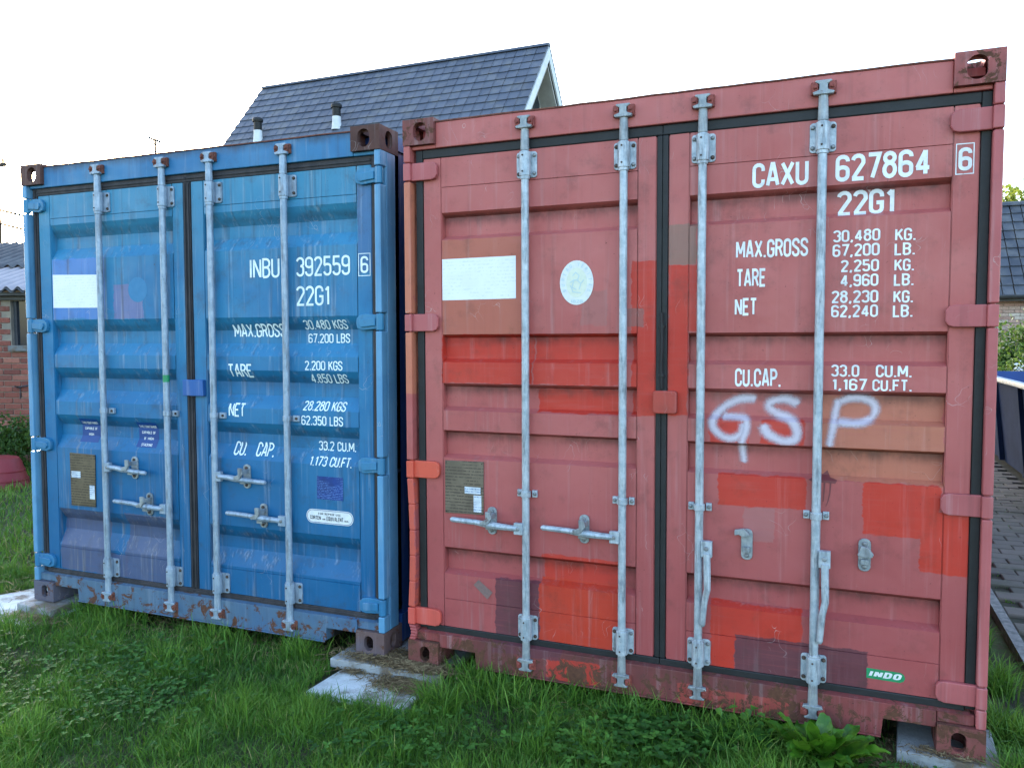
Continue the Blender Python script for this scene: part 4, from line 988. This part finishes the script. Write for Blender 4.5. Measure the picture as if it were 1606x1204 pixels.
# ------------------------------------------------------------------ foliage helper
def foliage(name, blobs, n, size, mat, parent, seed=0, tmin=0, tmax=1):
    r = np.random.RandomState(seed); V = []; T = []
    wts = np.array([b[3] * b[4] * b[5] for b in blobs]) ** .7; wts /= wts.sum()
    for (cx, cy, cz, rx, ry, rz), wt in zip(blobs, wts):
        m_ = int(n * wt); d = r.randn(m_, 3); d /= np.linalg.norm(d, axis=1)[:, None]; rad = r.rand(m_) ** .45
        sub = r.randn(max(6, m_ // 40), 3); sub /= np.linalg.norm(sub, axis=1)[:, None]; idx = r.randint(0, len(sub), m_)
        d = d * .45 + sub[idx] * .75; P = np.array([cx, cy, cz]) + d * rad[:, None] * np.array([rx, ry, rz])
        a = r.randn(m_, 3); a /= np.linalg.norm(a, axis=1)[:, None]; b = np.cross(a, r.randn(m_, 3)); b /= np.linalg.norm(b, axis=1)[:, None]
        s_ = size * r.uniform(.5, 1.3, m_)[:, None]
        V.append(np.stack([P - a * s_, P + b * s_ * .45, P + a * s_, P - b * s_ * .45], 1).reshape(-1, 3))
        T.append(np.repeat(np.clip(r.uniform(tmin, tmax, m_) * .6 + .4 * r.rand(len(sub))[idx], 0, 1), 4))
    V = np.concatenate(V); return np_mesh(name, V, np.arange(len(V)), 4, mat, parent, np.concatenate(T))
FM = leafmat('shrub_foliage', [(0, (.13, .22, .10)), (.5, (.21, .34, .14)), (1, (.36, .46, .20))], .6, .25)
FY = leafmat('yellowing_foliage', [(0, (.28, .36, .13)), (.5, (.50, .54, .20)), (1, (.66, .66, .30))], .6, .4)
BARK = simple('brown_bark', (.25, .20, .16), (.33, .28, .23), 15, .9, bump=.6, bscale=30, stretch=(1, 1, .3))

# ------------------------------------------------------------------ house behind, its roof aligned with the containers
def tile_mat(name, a, b):
    n = NT(name); P = n.tc.outputs['Object']; oi = n.t.nodes.new('ShaderNodeObjectInfo')
    Q = n.vmath('ADD', P, n.vmath('MULTIPLY', oi.outputs['Location'], (1, 1, 1)))
    c = n.mix(oi.outputs['Random'], lin(a), lin(b)); c = n.mix(n.ramp(n.noise(Q, 2.5, 5), .45, .7, 0, .5), c, lin((.42, .42, .42)))
    return n.fin(c, .6, 0, n.bump(n.noise(Q, 30, 4), .2, .01))
TM = tile_mat('slate_grey_tiles', (.25, .28, .34), (.31, .34, .40)); TM2 = tile_mat('dark_slate_tiles', (.20, .22, .26), (.27, .29, .33))
WHITE = simple('white_bargeboard_paint', (.80, .82, .84), (.74, .76, .78), 4, .6); RENDER = simple('grey_wall_render', (.62, .62, .61), (.56, .56, .55), 3, .9)
DG = simple('dark_grey_plastic', (.20, .21, .24), (.25, .26, .28), 8, .5); GRAYP = simple('pale_lead_flashing', (.62, .65, .68), (.55, .58, .60), 10, .6)
GLASS = simple('dark_window_glass', (.10, .13, .17), (.14, .17, .21), 2, .08)
def tiled_roof(root, x0, x1, yr, zr, pitch, courses, gauge, tw, mat, rest=0, th=.028, back=True):
    """tiles hang from the ridge towards -y; x0..x1 relative to root"""
    n = int(round((x1 - x0) / tw)); tw = (x1 - x0) / n; r = random.Random(1)
    cp, sp_ = math.cos(pitch), math.sin(pitch)
    mb = MB(); g = .020
    L = gauge + .05
    vs = []
    prof2 = [(0, 0), (tw - g, 0), (tw - g, th), (tw * .12, th), (tw * .06, th * 1.35), (0, th * 1.2)]
    for (d, lift) in ((0, 0.0), (L, .030)):
        for (a, b) in prof2: vs.append((a, -d * cp - (b + lift) * sp_ * -1 * -1, -d * sp_ + (b + lift) * cp))
    k = len(prof2); fs = [tuple(range(k))[::-1], tuple(range(k, 2 * k))] + [(i, (i + 1) % k, k + (i + 1) % k, k + i) for i in range(k)]
    mb.add(vs, fs); me = mb.mesh('roof_tile', mat)
    cnt = 0
    for c in range(courses):
        off = 0
        for i in range(n):
            o = link('roof_tile', me, root); d = c * gauge + .02
            o.location = (x0 + i * tw + r.uniform(-.003, .003), yr - d * cp, zr - d * sp_ + r.uniform(-.004, .004)); cnt += 1
    if rest:
        mb = MB()
        for c in range(courses, courses + rest):
            for i in range(n):
                d = c * gauge + .02; mb.M = Matrix.Translation((x0 + i * tw, yr - d * cp, zr - d * sp_)); mb.add(vs, fs)
        mb.M = None; o = mb.build('roof_tile', mat, root); tag(o, kind='stuff')
    tot = (courses + rest) * gauge
    # rear slope as one tiled sheet of stepped courses
    mb = MB()
    for c in range(courses + rest):
        d0, d1 = c * gauge, (c + 1) * gauge + .03
        P = lambda d, h: (yr + .02 + d * cp + h * sp_, zr - d * sp_ + h * cp)
        a, b, c_, e = P(d0, 0), P(d1, .03), P(d1, .058), P(d0, .028)
        mb.add([(x, *q) for x in (x0, x1) for q in (a, b, c_, e)], [(0, 1, 2, 3), (7, 6, 5, 4), (0, 4, 5, 1), (1, 5, 6, 2), (2, 6, 7, 3), (3, 7, 4, 0)])
    mb.build('rear_roof_slope', mat, root)
    mb = MB()
    m2 = int((x1 - x0) / .45)
    for i in range(m2):
        a = x0 + (x1 - x0) * i / m2; b = x0 + (x1 - x0) * (i + 1) / m2
        mb.prism([(yr - .13, zr - .02), (yr - .10, zr + .045), (yr - .03, zr + .085), (yr + .05, zr + .085), (yr + .12, zr + .045), (yr + .15, zr - .02)], a + .004, b - .004, 'yz')
    mb.build('ridge_tiles', mat, root)
    return tot
house = empty('house', (-11.2, 19, GZ)); tag(house, 'house with a steep slate-grey tiled roof and pale bargeboards behind the containers', 'house')
hz = 10.08 - GZ; pt = R_(50); hx0, hx1 = -5.16, 5.16
tot = tiled_roof(house, hx0, hx1, 0, hz, pt, 9, .352, .322, TM, rest=7)
run = tot * math.cos(pt); ez = hz - tot * math.sin(pt)
mb = MB(); mb.prism([(-run + .3, 0), (run - .3, 0), (run - .3, ez + .25), (0, hz - .20), (-run + .3, ez + .25)], hx0 + .35, hx1 - .55, 'yz'); mb.build('wall', RENDER, house)
for sx, xx in ((1, hx1), (-1, hx0)):
    for sy in (-1, 1):
        mb = MB(); wdt = .24; a = Vector((0, hz - .03)); b = Vector((sy * run, ez - .03)); d = (b - a).normalized(); nrm = Vector((d.y * sy, -d.x * sy)); 
        if nrm.y > 0: nrm = -nrm
        q = [a, b, b + nrm * wdt, Vector((0, a.y - wdt / math.cos(pt)))]
        mb.prism([tuple(v) for v in q], xx - .05 * (sx > 0) + .0, xx + .05 * (sx < 0), 'yz'); mb.build('bargeboard', WHITE, house)
for sy in (-1, 1):
    mb = MB(); 
    mb.prism([(0, hz - .50), (sy * (run - .2), ez + .05 - .35), (sy * (run - .2), ez + .05 - .42), (0, hz - .60)], hx1 - .62, hx1 - .06, 'yz'); mb.build('soffit', RENDER, house)
mb = MB(); mb.prism([(-.52, hz - 1.75), (.52, hz - 1.75), (.52, hz - 1.5), (0, hz - .85), (-.52, hz - 1.5)], hx1 - .56, hx1 - .50, 'yz'); mb.build('gable_window', GLASS, house)
def vent(px, dd, name='roof_vent'):
    cp, sp_ = math.cos(pt), math.sin(pt); y, z = -dd * cp, hz - dd * sp_
    mb = MB(); mb.lathe([(-.05, .16), (.16, .135), (.34, .13)], (px, y - .02, z), 'z', 14, 1)
    mb.box(px - .26, px + .22, y - .16, y + .10, z - .16, z + .02, 1) if False else None
    mb.lathe([(.34, .115), (.62, .115)], (px, y - .02, z), 'z', 14, 0)
    for k in range(4): mb.lathe([(.37 + k * .055, .128), (.395 + k * .055, .128)], (px, y - .02, z), 'z', 14, 0)
    mb.lathe([(.60, .16), (.66, .17), (.72, .14), (.75, .05)], (px, y - .02, z), 'z', 14, 0)
    mb.build(name, [M['rubber'], WHITE], house, smooth=True)
vent(-3.78, 3.05); vent(-.95, 2.85)

# ------------------------------------------------------------------ brick building at the left with a corrugated roof
def brick_mat(name, cols, mortar=None):
    n = NT(name); P = n.tc.outputs['Object']; oi = n.t.nodes.new('ShaderNodeObjectInfo')
    Q = n.vmath('ADD', P, oi.outputs['Location'])
    r = n.t.nodes.new('ShaderNodeValToRGB'); n.put(r.inputs[0], oi.outputs['Random']); el = r.color_ramp.elements
    el[0].color = lin(cols[0]); el[1].color = lin(cols[-1])
    for i, c in enumerate(cols[1:-1]): e = el.new((i + 1) / (len(cols) - 1)); e.color = lin(c)
    c = n.mix(n.ramp(n.noise(Q, 3, 5), .5, .72, 0, .7), r.outputs[0], lin((.60, .52, .49)))
    c = n.mix(n.ramp(n.noise(Q, 40, 5, .7), .45, .75, 0, .6), c, lin((.30, .20, .18)))
    return n.fin(c, .9, 0, n.bump(n.noise(Q, 60, 5), .5, .01))
BK = brick_mat('old_red_bricks', [(.48, .26, .22), (.56, .32, .27), (.44, .24, .21), (.62, .40, .34), (.52, .28, .24)])
BK2 = brick_mat('pale_mixed_bricks', [(.68, .53, .49), (.78, .70, .67), (.62, .47, .43), (.80, .76, .73), (.70, .55, .51)])
MORT = simple('lime_mortar', (.56, .52, .47), (.48, .45, .42), 6, .95, bump=.4, bscale=50)
def brick_wall(root, bx0, bx1, z0, courses, mat, skip=None, bl=.215, bh=.065, j=.010, yface=0.0, maxparts=300, name='brick'):
    r = random.Random(9); mb = MB(); mb.box(0, bl, 0, .10, 0, bh); me = mb.mesh('brick', mat)
    bm = bmesh.new(); bm.from_mesh(me); bmesh.ops.bevel(bm, geom=bm.edges[:], offset=.005, segments=1, affect='EDGES'); bm.to_mesh(me); bm.free()
    mbh = MB(); mbh.box(0, (bl - j) / 2, 0, .10, 0, bh); meh = mbh.mesh('brick', mat)
    rest = MB(); cnt = 0
    for c in range(courses):
        z = z0 + c * (bh + j); x = bx0 - (bl + j) / 2 * (c % 2)
        while x < bx1 - .02:
            xx = x
            half = xx < bx0 - .01
            if half: xx = bx0
            wd = (bl - j) / 2 if half else bl
            if skip and skip(xx + wd / 2, z + bh / 2): x += bl + j; continue
            if cnt < maxparts:
                o = link('brick', meh if half else me, root); o.location = (xx, yface + r.uniform(-.004, .003), z); cnt += 1
            else: rest.box(xx, xx + wd, yface, yface + .1, z, z + bh)
            x += bl + j
    if rest.v: tag(rest.build('brick', mat, root), kind='stuff')
sh_yaw = math.atan2(.37986, .92503)
shed = empty('brick_outbuilding', (-8.03, 3.85, GZ), (0, 0, sh_yaw)); tag(shed, 'old red brick outbuilding with a dark corrugated roof left of the blue container', 'outbuilding')
WZ = 2.24
wx0, wx1, wz0, wz1 = -.06, .62, 1.58, 2.16
mb = MB(); mb.box(-1.3, wx0, .012, .25, 0, WZ); mb.box(wx1, 1.0, .012, .25, 0, WZ); mb.box(wx0, wx1, .012, .25, 0, wz0); mb.box(wx0, wx1, .012, .25, wz1, WZ)
mb.box(-3.2, -1.3, .012, .25, 0, WZ); mb.box(.98, 1.0, .012, 3.0, 0, WZ); mb.build('mortar_bed', MORT, shed)
brick_wall(shed, -1.3, .98, .0, 29, BK, skip=lambda x, z: wx0 - .06 < x < wx1 + .06 and wz0 - .02 < z < wz1 + .03)
mb = MB(); mb.box(wx0, wx1, .10, .12, wz0, wz1, 0); mb.build('window', GLASS, shed)
mb = MB(); mb.box(wx0, wx0 + .04, .07, .10, wz0, wz1); mb.box(wx1 - .04, wx1, .07, .10, wz0, wz1); mb.box(.27, .30, .07, .10, wz0, wz1); mb.build('window_frame', DG, shed)
mb = MB(); mb.box(wx0 - .02, wx1 + .02, -.05, .10, wz0 - .075, wz0 - .002); mb.build('window_sill', slab_mat('grey_stone_sill', (.45, .46, .47), (.38, .39, .40), .3), shed, bevel=.005)
mb = MB(); mb.tube([(.02, .03, 1.03), (.02, -.10, 1.05)], .008, 6); mb.tube([(.0, -.02, 1.03), (.16, -.03, 1.06)], .010, 6); mb.tube([(.04, -.01, 1.05), (.04, -.02, .88)], .006, 6); mb.build('wall_hook', DG, shed)
mb = MB(); mb.box(-3.3, 1.1, -.06, .02, WZ - .07, WZ + .03); mb.box(-3.3, 1.1, -.18, -.10, WZ - .02, WZ + .02); mb.build('fascia', DG, shed)
CORR = simple('dark_fibre_cement_sheets', (.26, .27, .30), (.36, .37, .39), 3, .9, bump=.3, bscale=20); PALE = simple('pale_translucent_sheet', (.62, .60, .63), (.56, .55, .58), 3, .7)
def corr_sheet(x0, x1, y0, z0, y1, z1, mat, name, th=.008, lift=0):
    mb = MB(); n = int((x1 - x0) / .0183); vs = []; fs = []
    for i in range(n + 1):
        x = x0 + (x1 - x0) * i / n; hh = .026 * math.cos(2 * math.pi * (x - x0) / .146) + lift
        vs += [(x, y0, z0 + hh), (x, y1, z1 + hh), (x, y0, z0 + hh - th), (x, y1, z1 + hh - th)]
    for i in range(n):
        a = 4 * i; b = a + 4; fs += [(a, b, b + 1, a + 1), (a + 2, a + 3, b + 3, b + 2), (a, a + 2, b + 2, b), (a + 1, b + 1, b + 3, a + 3)]
    mb.add(vs, fs); return mb.build(name, mat, shed, smooth=True)
corr_sheet(-3.3, 1.1, -.25, WZ + .07, 1.1, WZ + .46, PALE, 'pale_roof_sheet')
corr_sheet(-3.3, 1.1, -.27, WZ + .040, -.05, WZ + .10, CORR, 'roof_edge_sheet')
corr_sheet(-3.3, 1.1, .95, WZ + .46, 2.6, WZ + .98, CORR, 'roof_sheet')
mb = MB(); mb.box(-3.2, 1.0, 2.5, 2.62, 0, WZ + .90); mb.build('rear_wall', MORT, shed)

# brambles, tub
bush = empty('bramble_bush', (-7.4, 3.4, GZ)); tag(bush, 'dark green bramble bush at the foot of the brick outbuilding', 'bush')
foliage('foliage', [(-.2, .1, .35, .55, .3, .38), (.4, .2, .5, .5, .3, .5), (-1.0, -.1, .25, .6, .3, .3), (1.1, .4, .45, .6, .35, .45), (-1.7, -.4, .3, .6, .35, .32)], 9000, .035, FM, bush, 3)
mb = MB()
for i in range(9):
    a = random.Random(i).uniform(-1.5, 1.2); mb.tube([(a, .1, 0), (a + .1, .05, .3), (a + .25, .0, .55)], [.008, .006, .003], 5)
mb.build('stem', BARK, bush)
tub = empty('plastic_tub', (-6.78, 2.68, GZ), (0, R_(4), .5)); tag(tub, 'upturned red plastic tub on the lawn by the brick outbuilding', 'tub')
TR = simple('faded_red_plastic', (.56, .17, .19), (.50, .15, .17), 6, .5, bump=.2, bscale=12)
mb = MB(); mb.lathe([(0, .33), (.03, .33), (.032, .315), (.30, .215), (.34, .19), (.345, .0)], (0, 0, 0), 'z', 28); mb.build('body', TR, tub, smooth=True)
mb = MB()
for sy in (-1, 1): mb.tube([(-.08, sy * .30, .06), (-.05, sy * .37, .05), (.05, sy * .37, .05), (.08, sy * .30, .06)], .013, 6)
mb.build('handle', TR, tub)
mb = MB(); [mb.lathe([(z, r_ + .004), (z + .012, r_ + .003)], (0, 0, 0), 'z', 28) for z, r_ in ((.10, .291), (.20, .253))]; mb.build('rib', TR, tub)

# utility pole and wires, aerial
WOOD = simple('weathered_pole_wood', (.27, .23, .19), (.21, .18, .16), 5, .9, stretch=(1, 1, .2))
pole = empty('utility_pole', (-22.40, 13.72, GZ)); tag(pole, 'tall pale utility pole at the left edge of the view', 'utility pole')
mb = MB(); mb.lathe([(0, .15), (7.6, .12)], (0, 0, 0), 'z', 12); mb.build('shaft', WOOD, pole, smooth=True)
mb = MB(); mb.box(-.5, .5, -.05, .05, 7.0, 7.1); [mb.lathe([(7.1, .03), (7.2, .04), (7.25, .02)], (xx, 0, 0), 'z', 8) for xx in (-.4, 0, .4)]; mb.build('crossarm', WOOD, pole)
for zz, lb in ((5.66, 'upper of the two thin wires running right from the utility pole'), (5.24, 'lower of the two thin wires running right from the utility pole')):
    mb = MB(); P0 = Vector((-22.40, 13.72, zz)); P1 = Vector((-9.4, 19.0, zz - 1.2)); mb.tube([tuple(P0.lerp(P1, t) - Vector((0, 0, 1.3 * 4 * t * (1 - t) * .5))) for t in np.linspace(0, 1, 14)], .034, 5)
    tag(mb.build('power_line', M['rubber']), lb, 'wire', 'wires from the utility pole')
aer = empty('television_aerial', (-21.7, 19.4, GZ)); tag(aer, 'thin television aerial on a mast above the roof edge of the blue container', 'aerial')
mb = MB(); mb.tube([(0, 0, 0), (0, 0, 9.02)], .04, 6); mb.build('mast', M['rubber'], aer)
mb = MB(); mb.tube([(-.30, .0, 9.17), (.26, -.0, 8.95)], .035, 6)
for k in range(7): t = k / 6; cx, cz = -.30 + .56 * t, 9.17 - .22 * t; mb.tube([(cx - .08, -.16, cz - .13), (cx + .08, .16, cz + .13)], .020, 5)
mb.build('yagi_antenna', M['rubber'], aer)

# ------------------------------------------------------------------ right side: paving, skip, house, shrubs
def pave_mat():
    n = NT('grey_paving_blocks'); P = n.tc.outputs['Object']; oi = n.t.nodes.new('ShaderNodeObjectInfo'); Q = n.vmath('ADD', P, oi.outputs['Location'])
    c = n.mix(oi.outputs['Random'], lin((.29, .27, .26)), lin((.37, .34, .32))); c = n.mix(n.ramp(n.noise(Q, 5, 6), .45, .7, 0, .7), c, lin((.24, .25, .19)))
    return n.fin(c, .85, 0, n.bump(n.noise(Q, 70, 5), .5, .008))
PV = pave_mat(); PB = simple('mossy_joint_sand', (.17, .18, .12), (.24, .22, .17), 12, .95, bump=.5, bscale=50)
mb = MB(); mb.box(2.80, 12, -.5, 15.5, GZ - .04, GZ + .012); pave = mb.build('pavement', PB); tag(pave, 'grey block paving', kind='structure')
mb = MB(); mb.box(.004, .216, .004, .146, 0, .05); me = mb.mesh('paving_block', PV)
bm = bmesh.new(); bm.from_mesh(me); bmesh.ops.bevel(bm, geom=bm.edges[:], offset=.006, segments=1, affect='EDGES'); bm.to_mesh(me); bm.free()
r = random.Random(2); cnt = 0; rest = MB()
for j_ in range(74):
    y = .2 + j_ * .15; xl = 2.84 + .11 * (j_ % 2); near = max(0, int((y * .165 + .30 - .5) / .22) - 1)
    for i in range(0, 9):
        x = xl + i * .22
        vis0 = 1.91 + .155 * (y + 3.3) - .25; vis1 = 1.91 + .20 * (y + 3.3) + .3
        if x > 3.66 and y > 4.6: continue
        if vis0 < x < vis1 and cnt < 300:
            o = link('paving_block', me, pave); o.location = (x, y, GZ - .018 + r.uniform(-.004, .004)); o.rotation_euler = (r.uniform(-.012, .012), r.uniform(-.012, .012), r.uniform(-.01, .01)); cnt += 1
        else: rest.box(x + .004, x + .216, y + .004, y + .146, GZ, GZ + .031 + r.uniform(-.003, .003))
tag(rest.build('paving_block', PV, pave), kind='stuff')
mb = MB(); mb.box(0, .012, 0, 9, 0, .055); mb.box(.012, .055, 0, 9, .043, .055); o = mb.build('metal_edging', galv('dark_steel_edging', (.24, .25, .27), (.34, .34, .35), .5, 8, .5)); o.location = (2.775, .2, GZ - .005)
tag(o, 'long dark steel edging strip between the grass and the block paving', 'edging')
VS, FS, TS = [], [], []; base = 0
n = 5000; jj = rs.randint(0, 45, n); x = rs.uniform(2.85, 4.0, n); y = .2 + jj * .15 + rs.randn(n) * .006; k = vnoise(x, y, 2.2, 21) > .52
addb(*blades(x[k], y[k], rs.uniform(.012, .035, k.sum()), rs.uniform(.004, .009, k.sum()), z0=np.full(k.sum(), GZ + .01), bend=1.3, tone=rs.uniform(.2, .9, k.sum())))
g = np_mesh('joint_weeds', np.concatenate(VS), np.concatenate(FS), 3, GM, tone=np.concatenate(TS)); tag(g, 'small weeds growing in the joints of the block paving', 'weeds', kind='stuff')
# skip
SB = simple('navy_skip_paint', (.09, .14, .23), (.12, .17, .27), 4, .92, bump=.15, bscale=5, spec=.1); SI = simple('blue_skip_inner_paint', (.14, .29, .55), (.12, .26, .50), 3, .6)
SR = galv('worn_pale_rim', (.66, .70, .76), (.56, .60, .66), .3, 4, .35)
skip = empty('waste_skip', (3.72, 4.7, GZ + .03)); tag(skip, 'dark blue open-topped waste skip with a worn pale rim on the paving', 'skip')
sL, sW, sH = 6.7, 2.3, 1.07
mb = MB(); mb.prism([(0, sH), (.04, sH), (.15, .14), (sW - .15, .14), (sW - .04, sH), (sW, sH), (sW - .11, .08), (.11, .08)], 0.0, sL, 'xz'); mb.build('body', SB, skip)
for ya, yb in ((sL, sL + .05), (-.05, 0)): mb = MB(); mb.box(.0, sW, ya, yb, .1, sH); mb.build('end_panel', SI, skip)
mb = MB(); mb.add([(sW - .145, 0, .15), (sW - .145, sL, .15), (sW - .045, sL, sH), (sW - .045, 0, sH)], [(0, 1, 2, 3)]); mb.build('inner_sheet', SI, skip)
mb = MB(); mb.box(-.05, .045, -.06, sL + .06, sH + .001, sH + .055); mb.box(sW - .045, sW + .05, -.06, sL + .06, sH + .001, sH + .055); mb.box(.046, sW - .046, -.06, .0, sH + .001, sH + .055); mb.build('rim', SR, skip, bevel=.012)
for k in range(5):
    mb = MB(); y = .5 + k * 1.4; mb.prism([(-.04, sH), (.0, sH), (.10, .1), (.05, .1)], y, y + .08, 'xz'); mb.build('rib', SB, skip)
mb = MB(); mb.box(.3, .45, .2, sL - .2, 0, .1); mb.box(sW - .45, sW - .3, .2, sL - .2, 0, .1); mb.build('skid', SB, skip)
# house on the right
h2 = empty('house', (7.3, 17.6, GZ)); tag(h2, 'low pale brick house with dark slate roof beyond the waste skip', 'house')
rz = 4.85 - GZ; p2 = R_(44)
t2 = tiled_roof(h2, -2.7, 2.9, 2.35, rz, p2, 10, .335, .235, TM2, rest=0)
e_y = 2.35 - t2 * math.cos(p2); e_z = rz - t2 * math.sin(p2)
mb = MB(); mb.prism([(e_y + .28, 0), (6.0, 0), (6.0, rz - 2.6), (2.35, rz - .1), (e_y + .28, e_z + .10)], -2.55, 2.75, 'yz'); mb.build('mortar_bed', MORT, h2)
brick_wall(h2, -2.5, .25, e_z - .10 - 25 * .075, 25, BK2, yface=e_y + .268)
mb = MB(); pts = [(e_y - .14 + .07 * math.cos(a) , e_z - .02 + .07 * math.sin(a)) for a in np.linspace(math.pi, 2 * math.pi, 8)]; pts += [(p[0] * 1.0 + (e_y - .14 - p[0]) * .12, p[1] + .008) for p in pts[::-1]]
mb.prism(pts, -2.75, 2.95, 'yz'); mb.build('gutter', DG, h2)
mb = MB(); mb.box(-2.7, 2.9, e_y - .02, e_y + .02, e_z - .14, e_z + .02); mb.build('fascia', DG, h2)
mb = MB(); mb.tube([(-1.42, e_y - .10, e_z - .07), (-1.42, e_y + .18, e_z - .25), (-1.42, e_y + .18, 0)], .04, 10)
for zz in (.6, 1.4): mb.lathe([(zz, .05), (zz + .04, .05)], (-1.42, e_y + .18, 0), 'z', 10)
mb.build('downpipe', GRAYP, h2, smooth=True)
# shrubs before it
sb = empty('shrub', (5.75, 14.2, GZ)); tag(sb, 'dark leafy shrub with white flowers in front of the right-hand house', 'shrub')
foliage('foliage', [(-.6, 0, .75, .6, .5, .75), (.2, .1, .85, .6, .5, .85), (1.0, 0, .7, .7, .5, .7), (-1.2, 0, .6, .5, .5, .6)], 9000, .05, FM, sb, 7, 0, .7)
foliage('flower', [(-.3, -.25, 1.05, .7, .35, .35)], 500, .035, WHITE, sb, 8)
mb = MB(); [mb.tube([(x, 0, 0), (x * 1.1, .05, .6), (x * 1.2, .02, 1.1)], [.02, .015, .006], 6) for x in (-.9, -.4, .1, .6, 1.0)]; mb.build('stem', BARK, sb)
sb = empty('shrub', (5.35, 15.6, GZ)); tag(sb, 'taller light green feathery shrub between the flowering shrub and the downpipe', 'shrub')
foliage('foliage', [(-.3, 0, 1.2, .45, .4, .9), (.1, .1, 1.6, .35, .35, .6), (.5, .0, .9, .45, .4, .8)], 5000, .05, FM, sb, 9, .2, 1)
mb = MB(); [mb.tube([(x, 0, 0), (x * 1.1, .05, .9), (x * 1.3, .02, 1.7)], [.025, .018, .006], 6) for x in (-.3, 0, .35)]; mb.build('stem', BARK, sb)
tr = empty('tree', (7.9, 26.5, GZ)); tag(tr, 'tree with thin yellow-green leaves rising above the right-hand house roof', 'tree')
foliage('crown', [(-1.0, 0, 5.6, .9, .9, .9), (.3, 0, 6.3, 1.1, 1.0, 1.0), (1.4, 0, 5.7, 1.0, 1.0, .9), (.2, 0, 5.0, 1.5, 1.2, .9), (2.4, 0, 5.0, .9, .9, .9)], 5200, .10, FY, tr, 10)
mb = MB(); mb.tube([(0, 0, 0), (.05, 0, 2.5), (.1, 0, 4.2), (.3, 0, 6.2)], [.18, .14, .10, .03], 9)
for dx, dz in ((-1.2, 5.6), (1.5, 5.6), (.9, 6.4), (-.5, 6.0), (2.3, 5.1)): mb.tube([(.08, 0, 3.6), (dx * .5, .1, (3.6 + dz) / 2 + .2), (dx, 0, dz)], [.07, .04, .012], 6)
mb.build('trunk', BARK, tr)
